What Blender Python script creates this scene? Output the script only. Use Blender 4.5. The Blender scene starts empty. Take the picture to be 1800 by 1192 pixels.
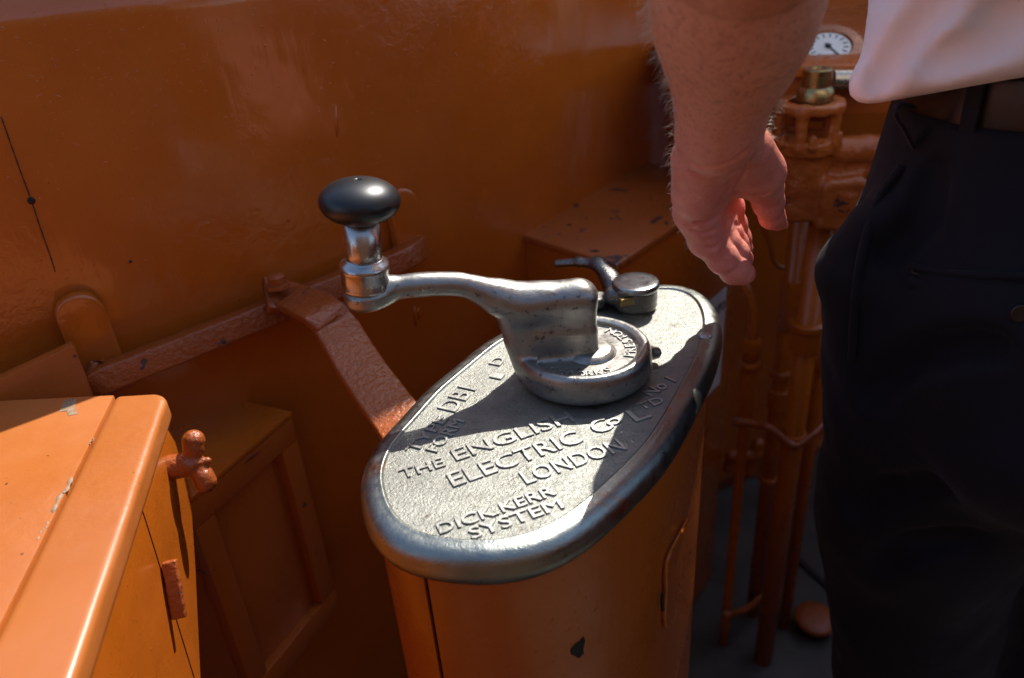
import bpy, bmesh, math, random
import numpy as np
import openvdb as vdb
from mathutils import Vector, Matrix
random.seed(7); rng=np.random.default_rng(5)
SC=bpy.context.scene; COL=SC.collection
R_=math.radians
# ------------------------------------------------------------------ camera
F=1350.0; CX,CY=900.0,596.0            # focal length and centre, in photo pixels (27 mm lens)
LID=0.94                                # height of the controller lid above the floor
CAM=np.array([0,0,LID+0.34])
_u=np.array([-190.,2434.,1350.]); _u/=np.linalg.norm(_u)
_y=np.array([0,0,-1.])+_u*_u[2]; _y/=np.linalg.norm(_y); _x=np.cross(_y,_u)
RM=np.array([_x,_y,_u])
cd=bpy.data.cameras.new('camera'); cam=bpy.data.objects.new('camera',cd); COL.objects.link(cam)
M=Matrix([list(RM[i])+[CAM[i]] for i in range(3)]+[[0,0,0,1]])
cam.matrix_world=M
cd.sensor_width=36; cd.lens=27; cd.clip_start=0.02; cd.clip_end=2000
cd.dof.use_dof=True; cd.dof.focus_distance=0.61; cd.dof.aperture_fstop=5.0
SC.camera=cam
# ------------------------------------------------------------------ light
SUN_EL,SUN_AZ=R_(50),R_(30)             # azimuth measured from +Y towards +X
sd=np.array([math.cos(SUN_EL)*math.sin(SUN_AZ),math.cos(SUN_EL)*math.cos(SUN_AZ),math.sin(SUN_EL)])
w=bpy.data.worlds.new('World'); SC.world=w; w.use_nodes=True
nt=w.node_tree; bg=nt.nodes['Background']; sky=nt.nodes.new('ShaderNodeTexSky')
sky.sky_type='NISHITA'; sky.sun_disc=False; sky.sun_elevation=SUN_EL; sky.sun_rotation=SUN_AZ
nt.links.new(sky.outputs[0],bg.inputs[0]); bg.inputs[1].default_value=0.145
sl=bpy.data.lights.new('sun','SUN'); sl.energy=4.3; sl.angle=R_(0.53); sl.color=(1,.95,.88)
so=bpy.data.objects.new('sun',sl); COL.objects.link(so)
so.rotation_euler=Vector(sd).to_track_quat('Z','Y').to_euler()
SC.view_settings.view_transform='Standard'; SC.view_settings.look='None'
SC.view_settings.exposure=0.55; SC.view_settings.gamma=1
# ------------------------------------------------------------------ geometry of sight (used to read real positions off the photo)
def ray(px,py): return RM@np.array([(px-CX)/F,-(py-CY)/F,-1.])
def Z(px,py,h=0.0):                     # point seen at (px,py) on the level h above the lid
    d=ray(px,py); return CAM+d*((LID+h-CAM[2])/d[2])
def Zf(px,py,z): return Z(px,py,z-LID)
def Y(px,py,yy):                        # point seen at (px,py) at depth yy
    d=ray(px,py); return CAM+d*(yy/d[1])
def PL(px,py,o,n):                      # point seen at (px,py) on a plane
    d=ray(px,py); return CAM+d*(np.dot(o-CAM,n)/np.dot(d,n))
def proj(p):
    c=RM.T@(np.array(p)-CAM); return (CX+F*c[0]/-c[2],CY-F*c[1]/-c[2])
def VZ(x,y,py):                         # height at which the upright through (x,y) crosses picture row py
    lo,hi=-1,.33
    for _ in range(50):
        m=(lo+hi)/2
        if proj((x,y,LID+m))[1]>py: lo=m
        else: hi=m
    return LID+m
A=lambda *v: np.array(v,float)
# ------------------------------------------------------------------ materials
def mat(name):
    m=bpy.data.materials.new(name); m.use_nodes=True
    n=m.node_tree; return m,n,n.nodes['Principled BSDF']
def nd(n,t,**k):
    o=n.nodes.new(t)
    for a,b in k.items():
        if a in o.inputs.keys(): o.inputs[a].default_value=b
        else: setattr(o,a,b)
    return o
def noise(n,co,scale,detail=4,rough=.55,dist=0):
    t=n.nodes.new('ShaderNodeTexNoise'); t.inputs['Scale'].default_value=scale
    t.inputs['Detail'].default_value=detail; t.inputs['Roughness'].default_value=rough; t.inputs['Distortion'].default_value=dist
    n.links.new(co,t.inputs['Vector']); return t.outputs['Fac']
def mapr(n,v,a,b,c,d):
    t=n.nodes.new('ShaderNodeMapRange'); n.links.new(v,t.inputs[0])
    for i,x in zip((1,2,3,4),(a,b,c,d)): t.inputs[i].default_value=x
    return t.outputs[0]
def mix(n,f,a,b):
    t=n.nodes.new('ShaderNodeMix'); t.data_type='RGBA'
    n.links.new(f,t.inputs[0])
    for i,v in ((6,a),(7,b)):
        if isinstance(v,tuple): t.inputs[i].default_value=(*v,1)
        else: n.links.new(v,t.inputs[i])
    return t.outputs[2]
def math_(n,op,a,b):
    t=n.nodes.new('ShaderNodeMath'); t.operation=op
    for i,v in ((0,a),(1,b)):
        if isinstance(v,(int,float)): t.inputs[i].default_value=v
        else: n.links.new(v,t.inputs[i])
    return t.outputs[0]
def bump(n,h,dist,strength,prev=None):
    t=n.nodes.new('ShaderNodeBump'); t.inputs['Distance'].default_value=dist; t.inputs['Strength'].default_value=strength
    n.links.new(h,t.inputs['Height'])
    if prev is not None: n.links.new(prev,t.inputs['Normal'])
    return t.outputs[0]
def coords(n,scale=None):
    g=n.nodes.new('ShaderNodeNewGeometry')      # objects are built at their place: position is steady
    if scale is None: return g.outputs['Position']
    m=n.nodes.new('ShaderNodeMapping'); m.inputs['Scale'].default_value=scale
    n.links.new(g.outputs['Position'],m.inputs[0]); return m.outputs[0]
def paint(name,base,dark,rough=.26,brush=(1,1,1),bscale=60,bstr=.25,chips=.0,lump=0,lumpscale=140,wave=0.0,spec=.5,coat=.15,coatr=.18,dustk=1,speck=.0,blister=.12):
    m,n,b=mat(name); c=coords(n)
    v=noise(n,c,5,5,.6); col=mix(n,mapr(n,v,.35,.68,0,1),base,dark)
    fine=noise(n,c,90,5,.7)
    col=mix(n,mapr(n,fine,.62,.8,0,.35),col,tuple(x*.6 for x in dark))
    if chips:
        ch=noise(n,c,34,6,.62,.3); msk=mapr(n,ch,.70-chips,.715-chips,0,1)
        col=mix(n,msk,col,(.045,.03,.03))
    sp=noise(n,c,170,2,.5); sm=noise(n,c,6,3,.6); col=mix(n,math_(n,'MULTIPLY',mapr(n,sp,.745-speck,.765-speck,0,1),mapr(n,sm,.45,.6,0,1)),col,(.05,.022,.012))
    n.links.new(col,b.inputs['Base Color'])
    rr=noise(n,c,14,6,.65); n.links.new(mapr(n,rr,.3,.7,rough*.75,rough*1.5),b.inputs['Roughness'])
    b.inputs['Specular IOR Level'].default_value=spec
    b.inputs['Coat Weight'].default_value=coat; b.inputs['Coat Roughness'].default_value=coatr
    cb=coords(n,brush); h=noise(n,cb,bscale,4,.6)
    nn=bump(n,h,.0016,bstr)
    nn=bump(n,noise(n,c,7,3,.5),.02,.12+wave,nn)
    if blister: nn=bump(n,math_(n,'MULTIPLY',noise(n,c,75,4,.6,.4),mapr(n,noise(n,coords(n,(1,1,.5)),4.5,3,.6),.52,.64,0,1)),.006,blister,nn)
    if lump: nn=bump(n,noise(n,c,lumpscale,3,.55),.0025,lump,nn)
    dust=noise(n,c,260,2,.5); nn=bump(n,mapr(n,dust,.66,.80,0,1),.0009,.45*dustk,nn)
    n.links.new(nn,b.inputs['Normal']); n.links.new(nn,b.inputs['Coat Normal'])
    return m
OR=(.48,.115,.008); ORD=(.39,.086,.006)
PAINT=paint('orange_paint',OR,ORD,brush=(1,1,.12),bscale=45,chips=.0)
PAINTW=paint('orange_dash_paint',(.52,.128,.013),(.44,.100,.010),rough=.17,brush=(1,1,.10),bscale=34,bstr=.30,chips=0,wave=.14,spec=.6,coat=.25,coatr=.12,blister=.20)
PAINTR=paint('thick_red_oxide_paint',(.38,.090,.016),(.28,.058,.012),rough=.34,bscale=60,lump=.75,lumpscale=170,chips=.04)
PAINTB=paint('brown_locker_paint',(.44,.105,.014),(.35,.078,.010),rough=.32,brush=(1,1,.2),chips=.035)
PAINTL=paint('pale_lid_paint',(.53,.158,.030),(.46,.128,.022),rough=.36,brush=(.3,.3,1),bscale=40,bstr=.3,chips=.02,spec=.7,coat=.5,coatr=.34,dustk=.15)  # paler, glossier orange for the locker lid boards
PAINTC=paint('casting_paint',(.46,.12,.018),(.30,.06,.012),rough=.3,lump=.9,lumpscale=110,chips=.05)
def metal(name,base,rough,pit=0,grain=0,gs=900,dirt=(.05,.045,.04),dirtamt=.0,metallic=.9,dsc=60,oxide=0,rvar=.25):
    m,n,b=mat(name); c=coords(n)
    v=noise(n,c,40,5,.6); col=mix(n,mapr(n,v,.3,.7,0,1),base,tuple(x*.78 for x in base))
    if dirtamt:
        d=noise(n,c,dsc,7,.72); dm=mapr(n,d,.62-dirtamt,.70-dirtamt*.6,0,.85); col=mix(n,dm,col,dirt)
    if oxide:
        d=noise(n,c,22,4,.6,.5); om=mapr(n,d,.63,.72,0,oxide); col=mix(n,om,col,(.45,.17,.07))
    n.links.new(col,b.inputs['Base Color']); b.inputs['Metallic'].default_value=metallic
    r=noise(n,c,120,5,.6); n.links.new(mapr(n,r,.3,.7,rough*(1-rvar),rough*(1+rvar)),b.inputs['Roughness'])
    nn=None
    if grain: nn=bump(n,noise(n,c,gs,3,.6),.0008,grain)
    if pit: nn=bump(n,mapr(n,noise(n,c,330,4,.7),.3,.55,0,1),.0007,pit,nn)
    if nn is not None: n.links.new(nn,b.inputs['Normal'])
    return m
LIDM=metal('cast_lid_field',(.32,.32,.285),.50,pit=.45,grain=.55,gs=700,dirtamt=.04,dirt=(.14,.125,.10),metallic=1,dsc=110)
RIMM=metal('worn_lid_rim',(.36,.38,.345),.35,pit=.15,grain=.22,gs=600,dirtamt=.0,metallic=1,oxide=.8,dsc=45)
LETM=metal('worn_letter_tops',(.46,.45,.415),.46,pit=.1,grain=.25,gs=600,metallic=1)
HANM=metal('cast_handle_bronze',(.40,.385,.35),.36,pit=.14,grain=.08,gs=620,dirtamt=.062,dirt=(.05,.032,.025),metallic=.93,dsc=150)
STEEL=metal('polished_steel',(.56,.53,.51),.27,grain=.05,metallic=1,dirtamt=-.06,dirt=(.2,.12,.1))
DARKM=metal('dark_worn_steel',(.22,.215,.20),.30,pit=.4,grain=.3,dirtamt=.05,dirt=(.04,.035,.03),metallic=.9)
BRASS=metal('aged_brass',(.42,.30,.13),.30,grain=.2,metallic=.95,dirtamt=.02)
SILV=metal('dull_silver_pipe',(.58,.52,.42),.3,grain=.2,metallic=.9)
def plain(name,base,rough=.5,metallic=0,spec=.5,bs=0,bstr=.2,bd=.001,var=.75,vs=8):
    m,n,b=mat(name); c=coords(n)
    v=noise(n,c,vs,5,.6); col=mix(n,mapr(n,v,.3,.7,0,1),base,tuple(x*var for x in base))
    n.links.new(col,b.inputs['Base Color']); b.inputs['Roughness'].default_value=rough; b.inputs['Metallic'].default_value=metallic
    b.inputs['Specular IOR Level'].default_value=spec
    if bs: n.links.new(bump(n,noise(n,c,bs,4,.6),bd,bstr),b.inputs['Normal'])
    return m
KNOB=plain('black_bakelite',(.012,.012,.013),.36,spec=.6,bs=1500,bstr=.12,bd=.0003,vs=30)
BLACK=plain('black_gap',(.008,.006,.005),.6)
ENAMEL=plain('white_enamel_plate',(.80,.78,.74),.4,vs=60)
INK=plain('black_lettering',(.02,.02,.02),.5)
FLOORM=plain('worn_grey_floor',(.10,.088,.07),.6,bs=60,bstr=.4,bd=.004,var=.45,vs=9)
GROUND=plain('pale_paving',(.34,.31,.27),.85,bs=20,bstr=.3,bd=.01,vs=1.5)
BELT=plain('brown_belt_leather',(.022,.013,.010),.38,bs=500,bstr=.3,bd=.0006)
DIAL=plain('white_dial',(.75,.78,.74),.3,vs=40,var=.9)
PEEL=plain('bare_peeled_wood',(.46,.30,.18),.6,vs=150,var=.5,bs=400,bstr=.4)
GREYPATCH=plain('bright_worn_rivet',(.5,.5,.52),.35,metallic=.7)
def cloth(name,base,rough,sheen=.3,wr=.5,wscale=14,trans=0,wd=.012):
    m,n,b=mat(name); c=coords(n)
    b.inputs['Base Color'].default_value=(*base,1); b.inputs['Roughness'].default_value=rough
    b.inputs['Sheen Weight'].default_value=sheen; b.inputs['Specular IOR Level'].default_value=.25
    nn=bump(n,noise(n,coords(n,(1,1,.6)),wscale,3,.5,.6),wd,wr)
    nn=bump(n,noise(n,c,1800,2,.5),.0004,.35,nn); n.links.new(nn,b.inputs['Normal'])
    if trans: b.inputs['Subsurface Weight'].default_value=trans; b.inputs['Subsurface Radius'].default_value=(.02,.02,.02); b.inputs['Subsurface Scale'].default_value=.3
    return m
SHIRT=cloth('white_shirt_cotton',(.86,.86,.88),.75,wr=.35,wscale=11,trans=.15)
TROUS=cloth('black_wool_trousers',(.006,.006,.010),.8,sheen=.05,wr=.7,wscale=9)
def skin():
    m,n,b=mat('freckled_skin'); c=coords(n)
    big=noise(n,c,16,4,.6); col=mix(n,mapr(n,big,.3,.7,0,1),(.76,.33,.19),(.64,.235,.13))
    fr=noise(n,c,330,2,.5); col=mix(n,mapr(n,fr,.55,.70,0,.5),col,(.30,.10,.05)); fr2=noise(n,c,120,3,.6); col=mix(n,mapr(n,fr2,.5,.7,0,.3),col,(.42,.13,.08))
    g=n.nodes.new('ShaderNodeNewGeometry'); s=n.nodes.new('ShaderNodeSeparateXYZ'); n.links.new(g.outputs['Position'],s.inputs[0])
    # the hand below the wrist is pinker than the tanned, freckled forearm
    hz=mapr(n,math_(n,'ADD',s.outputs[2],math_(n,'MULTIPLY',big,.03)),1.20,1.10,0,1)
    pink=mix(n,mapr(n,noise(n,c,55,3,.5),.35,.7,0,1),(.90,.33,.26),(.76,.19,.155))
    col=mix(n,math_(n,'MULTIPLY',hz,.85),col,pink)
    n.links.new(col,b.inputs['Base Color'])
    b.inputs['Roughness'].default_value=.5; b.inputs['Specular IOR Level'].default_value=.4
    b.inputs['Subsurface Weight'].default_value=.25; b.inputs['Subsurface Radius'].default_value=(1,.28,.16); b.inputs['Subsurface Scale'].default_value=.006
    nn=bump(n,noise(n,coords(n,(1,1,.7)),420,4,.6),.0009,.6); nn=bump(n,noise(n,coords(n,(.5,.5,1)),130,3,.6,.8),.0022,.5,nn)
    v=n.nodes.new('ShaderNodeTexVoronoi'); v.inputs['Scale'].default_value=650; v.feature='DISTANCE_TO_EDGE'; n.links.new(c,v.inputs['Vector'])
    nn=bump(n,mapr(n,v.outputs['Distance'],0,.12,0,1),.0003,.35,nn)
    n.links.new(nn,b.inputs['Normal']); return m
SKIN=skin()
HAIR=plain('fair_arm_hair',(.80,.66,.50),.35)
HEADH=plain('brown_hair',(.06,.035,.02),.5,bs=200,bstr=.5)
# ------------------------------------------------------------------ object helpers
def tag(o,label,cat,group=None,kind=None):
    if label: o['label']=label
    if cat: o['category']=cat
    if group: o['group']=group
    if kind: o['kind']=kind
    return o
def empty(name,loc,label,cat,group=None):
    o=bpy.data.objects.new(name,None); COL.objects.link(o); o.location=tuple(loc); o.empty_display_size=.05
    return tag(o,label,cat,group)
def obj(name,me,m,parent=None,smooth=True,angle=None):
    if isinstance(me,bmesh.types.BMesh):
        b=me; me=bpy.data.meshes.new(name); b.normal_update(); b.to_mesh(me); b.free()
    o=bpy.data.objects.new(name,me); COL.objects.link(o)
    if m is not None: me.materials.clear(); me.materials.append(m)
    if smooth: me.polygons.foreach_set('use_smooth',[True]*len(me.polygons))
    if angle: me.set_sharp_from_angle(angle=R_(angle))
    if parent is not None:
        o.parent=parent
        p=Vector((0,0,0)); q=parent
        while q is not None: p+=q.location; q=q.parent
        if parent.type=='EMPTY' or p.length>0:
            me.transform(Matrix.Translation(-p))
    return o
def wpos(q):
    p=Vector((0,0,0))
    while q is not None: p+=q.location; q=q.parent
    return p
def mesh(vs,fs):
    me=bpy.data.meshes.new('m'); me.from_pydata([tuple(map(float,v)) for v in vs],[],fs); me.validate(); me.update(); return me
def bevel(me,w,seg=2,ang=30):
    b=bmesh.new(); b.from_mesh(me); bmesh.ops.remove_doubles(b,verts=b.verts,dist=1e-6)
    es=[e for e in b.edges if len(e.link_faces)==2 and e.calc_face_angle(0)>R_(ang)]
    bmesh.ops.recalc_face_normals(b,faces=b.faces)
    if w>0: bmesh.ops.bevel(b,geom=es,offset=w,segments=seg,profile=.6,affect='EDGES',clamp_overlap=True)
    me=bpy.data.meshes.new('m'); b.to_mesh(me); b.free(); return me
def prism(poly,vec,w=.0,seg=2):         # polygon (3D points) pushed along vec
    n=len(poly); vec=np.array(vec)
    vs=[np.array(p) for p in poly]+[np.array(p)+vec for p in poly]
    fs=[list(range(n)),list(range(2*n-1,n-1,-1))]+[[i,(i+1)%n,n+(i+1)%n,n+i] for i in range(n)]
    return bevel(mesh(vs,fs),w,seg)
def box(c,u,v,t,w=.0,seg=2):            # centre, three half-axis vectors
    c,u,v,t=[np.array(x,float) for x in (c,u,v,t)]
    return prism([c-u-v-t,c+u-v-t,c+u+v-t,c-u+v-t],2*t,w,seg)
def catmull(pts,n=8,closed=False):
    P=[np.array(p,float) for p in pts]; N=len(P); out=[]
    for i in range(N if closed else N-1):
        g=lambda k:P[k%N] if closed else P[min(max(k,0),N-1)]
        a,b,c,d=g(i-1),g(i),g(i+1),g(i+2)
        for j in range(n):
            t=j/n; out.append(.5*((2*b)+(c-a)*t+(2*a-5*b+4*c-d)*t*t+(3*b-a-3*c+d)*t**3))
    if not closed: out.append(P[-1])
    return out
def tube(pts,rad,sides=16,caps=True,up=None,flat=1.0):
    pts=[np.array(p,float) for p in pts]; n=len(pts)
    rs=rad if hasattr(rad,'__len__') else [rad]*n
    vs=[];fs=[]; t0=pts[1]-pts[0]; t0/=np.linalg.norm(t0)
    a=np.array(up if up is not None else ((0,0,1) if abs(t0[2])<.9 else (1,0,0)),float)
    for i in range(n):
        t=pts[min(i+1,n-1)]-pts[max(i-1,0)]; t/=max(np.linalg.norm(t),1e-9)
        a=a-t*a.dot(t); a/=np.linalg.norm(a); b=np.cross(t,a)
        for k in range(sides):
            th=2*math.pi*k/sides; vs.append(pts[i]+rs[i]*(math.cos(th)*a*flat+math.sin(th)*b))
    for i in range(n-1):
        for k in range(sides):
            k2=(k+1)%sides; fs.append([i*sides+k,i*sides+k2,(i+1)*sides+k2,(i+1)*sides+k])
    if caps: fs.append(list(range(sides))[::-1]); fs.append([(n-1)*sides+k for k in range(sides)])
    return mesh(vs,fs)
def lathe(c,axis,prof,seg=48):          # prof: (along, radius)
    c=np.array(c,float); z=np.array(axis,float); z/=np.linalg.norm(z)
    a=np.cross(z,(0,1,0) if abs(z[1])<.9 else (1,0,0)); a/=np.linalg.norm(a); b=np.cross(z,a)
    vs=[];fs=[]
    for h,r in prof:
        for k in range(seg):
            th=2*math.pi*k/seg; vs.append(c+z*h+max(r,1e-5)*(math.cos(th)*a+math.sin(th)*b))
    for i in range(len(prof)-1):
        for k in range(seg):
            k2=(k+1)%seg; fs.append([i*seg+k,i*seg+k2,(i+1)*seg+k2,(i+1)*seg+k])
    fs.append(list(range(seg))[::-1]); fs.append([(len(prof)-1)*seg+k for k in range(seg)])
    return mesh(vs,fs)
def join(*mes):
    b=bmesh.new()
    for m in mes: b.from_mesh(m)
    me=bpy.data.meshes.new('m'); b.to_mesh(me); b.free(); return me
def wobble(me,amp,scale,seed=0):
    from mathutils import noise as mn
    for v in me.vertices:
        p=v.co*scale+Vector((seed,seed*2,0)); v.co+=Vector((mn.noise(p),mn.noise(p+Vector((9,1,2))),mn.noise(p+Vector((3,7,5)))))*amp
    return me
# smooth castings and flesh: a signed distance field polygonised with OpenVDB
class Field:
    def __init__(s,lo,hi,res):
        s.lo=np.array(lo,float); s.res=res; n=np.ceil((np.array(hi)-lo)/res).astype(int)+1
        s.n=n; s.d=np.full(n,.05,np.float32)
        s.ax=[(s.lo[i]+np.arange(n[i])*res).astype(np.float32) for i in range(3)]
    def sub(s,lo,hi):
        i0=np.clip(np.floor((lo-s.lo)/s.res).astype(int),0,s.n-1); i1=np.clip(np.ceil((hi-s.lo)/s.res).astype(int)+1,1,s.n)
        sl=tuple(slice(a,b) for a,b in zip(i0,i1))
        X=s.ax[0][sl[0]][:,None,None]; Yy=s.ax[1][sl[1]][None,:,None]; Zz=s.ax[2][sl[2]][None,None,:]
        return sl,X,Yy,Zz
    def apply(s,sl,d,k,op):
        a=s.d[sl]
        if op=='add':
            h=np.maximum(k-np.abs(a-d),0)/k; s.d[sl]=np.minimum(a,d)-h*h*k*.25
        else:
            d=-d; h=np.maximum(k-np.abs(a-d),0)/k; s.d[sl]=np.maximum(a,d)+h*h*k*.25
    def cone(s,a,b,ra,rb,k=.004,op='add',sc=(1,1,1)):
        a=np.array(a,float);b=np.array(b,float);S=np.array(sc,float); m=(max(ra,rb))/min(sc)+3*k+.012
        sl,X,Y_,Z_=s.sub(np.minimum(a,b)-m,np.maximum(a,b)+m)
        X=(X-a[0])*S[0];Y_=(Y_-a[1])*S[1];Z_=(Z_-a[2])*S[2]; ba=(b-a)*S; L2=max(ba@ba,1e-12)
        t=np.clip((X*ba[0]+Y_*ba[1]+Z_*ba[2])/L2,0,1)
        d=np.sqrt((X-ba[0]*t)**2+(Y_-ba[1]*t)**2+(Z_-ba[2]*t)**2)-(ra+(rb-ra)*t)
        s.apply(sl,(d/max(S)).astype(np.float32),k,op)
    def chain(s,pts,rs,k=.004,**kw):
        for i in range(len(pts)-1): s.cone(pts[i],pts[i+1],rs[i],rs[i+1],k,**kw)
    def rbox(s,c,u,v,w_,hu,hv,hw,r,k=.004,op='add'):
        c=np.array(c,float); m=math.sqrt(hu*hu+hv*hv+hw*hw)+3*k+.01
        sl,X,Y_,Z_=s.sub(c-m,c+m); X=X-c[0];Y_=Y_-c[1];Z_=Z_-c[2]
        q=[np.abs(X*e[0]+Y_*e[1]+Z_*e[2])-(h-r) for e,h in ((u,hu),(v,hv),(w_,hw))]
        d=np.sqrt(sum(np.maximum(x,0)**2 for x in q))+np.minimum(np.maximum(np.maximum(q[0],q[1]),q[2]),0)-r
        s.apply(sl,d.astype(np.float32),k,op)
    def disc(s,c,rad,h0,h1,r,k=.004,op='add'):   # upright cylinder
        c=np.array(c,float); m=rad+3*k+.01
        sl,X,Y_,Z_=s.sub(A(c[0]-m,c[1]-m,h0-3*k-.01),A(c[0]+m,c[1]+m,h1+3*k+.01))
        dr=np.sqrt((X-c[0])**2+(Y_-c[1])**2)-(rad-r); dz=np.abs(Z_-(h0+h1)/2)-((h1-h0)/2-r)
        d=np.sqrt(np.maximum(dr,0)**2+np.maximum(dz,0)**2)+np.minimum(np.maximum(dr,dz),0)-r
        s.apply(sl,d.astype(np.float32),k,op)
    def torus(s,c,R,r,k=.003,op='add'):
        c=np.array(c,float); m=R+r+3*k+.01
        sl,X,Y_,Z_=s.sub(c-A(m,m,r+.03),c+A(m,m,r+.03))
        d=np.sqrt((np.sqrt((X-c[0])**2+(Y_-c[1])**2)-R)**2+(Z_-c[2])**2)-r
        s.apply(sl,d.astype(np.float32),k,op)
    def hit(s,px,py,t0=.2,t1=1.4):
        d=ray(px,py); ts=np.arange(t0,t1,s.res*.5); P=CAM+ts[:,None]*d; I=np.round((P-s.lo)/s.res).astype(int)
        ok=((I>=0)&(I<s.n)).all(1); I=np.clip(I,0,s.n-1); v=s.d[I[:,0],I[:,1],I[:,2]]
        w_=np.where(ok&(v<0))[0]; return P[w_[0]] if len(w_) else None
    def mesh(s):
        g=vdb.FloatGrid(.05); b=np.clip(s.d,-.05,.05).astype(np.float32)
        g.copyFromArray(b); g.gridClass=vdb.GridClass.LEVEL_SET
        p,q=g.convertToQuads(0.0); p=p*s.res+s.lo; q=q[:,::-1]
        me=bpy.data.meshes.new('m'); me.vertices.add(len(p)); me.vertices.foreach_set('co',p.astype(np.float32).ravel())
        me.loops.add(q.size); me.loops.foreach_set('vertex_index',q.ravel().astype(np.int32))
        me.polygons.add(len(q)); me.polygons.foreach_set('loop_start',(np.arange(len(q))*4).astype(np.int32))
        me.update(calc_edges=True); me.validate(); return me
def text_mesh(s,size=1,extrude=.02,bev=.01,offset=0,res=3,align='LEFT'):
    c=bpy.data.curves.new('t','FONT'); c.body=s; c.size=1; c.extrude=extrude; c.bevel_depth=bev; c.bevel_resolution=1; c.resolution_u=res
    c.offset=offset; c.align_x=align
    o=bpy.data.objects.new('t',c); COL.objects.link(o)
    dg=bpy.context.evaluated_depsgraph_get(); me=bpy.data.meshes.new_from_object(o.evaluated_get(dg))
    bpy.data.objects.remove(o); bpy.data.curves.remove(c); return me
def lay_text(s,base0,base1,cap,thick,nrm=(0,0,1),extrude=.02,bev=.008,offset=0,track=None):
    """place the word s with its baseline from base0 to base1 and capitals `cap` high (metres)"""
    me=text_mesh(s,1,extrude,bev,offset)
    co=np.zeros(len(me.vertices)*3); me.vertices.foreach_get('co',co); co=co.reshape(-1,3)
    x0,x1=co[:,0].min(),co[:,0].max(); y1=.70; z1=np.abs(co[:,2]).max()
    n=np.array(nrm,float); u=np.array(base1)-base0; W=np.linalg.norm(u); u/=W; v=np.cross(n,u); v/=np.linalg.norm(v)
    P=np.array(base0)+((co[:,0]-x0)/(x1-x0)*W)[:,None]*u+(co[:,1]/y1*cap)[:,None]*v+(co[:,2]/z1*thick)[:,None]*n
    me.vertices.foreach_set('co',P.ravel()); me.update(); return me
# ------------------------------------------------------------------ ground and floor
b=bmesh.new(); bmesh.ops.create_grid(b,x_segments=2,y_segments=2,size=400); g=obj('ground',b,GROUND,smooth=False); g.location.z=-.55
tag(g,'pale paving around the vehicle','ground',kind='structure')
fl=obj('floor',prism([(-1.2,-1.5,-.08),(1.9,-1.5,-.08),(1.9,2.6,-.08),(-1.2,2.6,-.08)],(0,0,.08)),FLOORM,smooth=False)
tag(fl,'worn dark grey platform floor','floor',kind='structure')
# ------------------------------------------------------------------ dash panel (curved sheet wall)
WP=catmull([(-1.10,.10),(-.80,.40),(-.47,.635),(-.22,.802),(.025,1.004),(.14,1.15),(.25,1.285),(.345,1.385),(.52,1.475),(.90,1.63),(1.4,1.83),(1.9,2.04)],10)
WP=np.array(WP)
def dent(x,z): return .0038*math.sin(x*15+z*9)*math.sin(z*8-x*6+1)+.0012*math.sin(x*41-z*23+2)*math.sin(z*31+x*9)+.0035*math.exp(-((x-.03-(1.18-z)*.5)**2)/.0012)*(1/(1+math.exp(-(z-.98)*60)))
def wallhit(px,py,off=0.0,depth=0):
    d=ray(px,py); best=None
    for i in range(len(WP)-1):
        a=WP[i];c=WP[i+1]; t=(c-a)/np.linalg.norm(c-a); n=A(t[1],-t[0]); a2=a+n*off
        den=d[0]*n[0]+d[1]*n[1]
        if abs(den)<1e-9: continue
        s=((a2[0])*n[0]+(a2[1])*n[1])/den; p=CAM+s*d; k=(p[:2]-a2)@t
        if s>0 and -1e-6<=k<=np.linalg.norm(c-a)+1e-6 and (best is None or s<best[0]): best=(s,p,A(t[0],t[1],0),A(n[0],n[1],0))
    if depth<2:
        p=best[1]; return wallhit(px,py,off-getattr(wallhit,'last',0)+0 if 0 else off+(dent(p[0],p[2]) if depth==0 else 0),2)
    return best[1:]
def walltop(x): return np.interp(x,[-1.1,-.1,-.04,.055,.13,.2,.25,.33,2.0],[1.262,1.25,1.32,1.50,1.68,1.82,1.90,2.05,2.05])  # unseen top edge, shaped so its shadow falls on lid, strap and box
vs=[];fs=[];K=44
th=.012
for i,p in enumerate(WP):
    t=WP[min(i+1,len(WP)-1)]-WP[max(i-1,0)]; t/=np.linalg.norm(t); n=A(t[1],-t[0])
    zt=walltop(p[0])
    for j in range(K):
        z=zt*j/(K-1)
        dn=dent(p[0],z)
        q=p+n*dn
        vs.append((q[0],q[1],z))
for i in range(len(WP)-1):
    for j in range(K-1):
        fs.append([i*K+j,(i+1)*K+j,(i+1)*K+j+1,i*K+j+1])
me=mesh(vs,fs)
b=bmesh.new(); b.from_mesh(me); bmesh.ops.recalc_face_normals(b,faces=b.faces)
if sum(f.normal.y for f in b.faces)>0: bmesh.ops.reverse_faces(b,faces=b.faces)
bmesh.ops.solidify(b,geom=b.faces[:],thickness=th)
dash=empty('dash_panel',(WP[30][0],WP[30][1],0),'large curved orange-brown painted steel dash wall behind the controller','wall panel')
obj('panel',b,PAINTW,dash)
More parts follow.
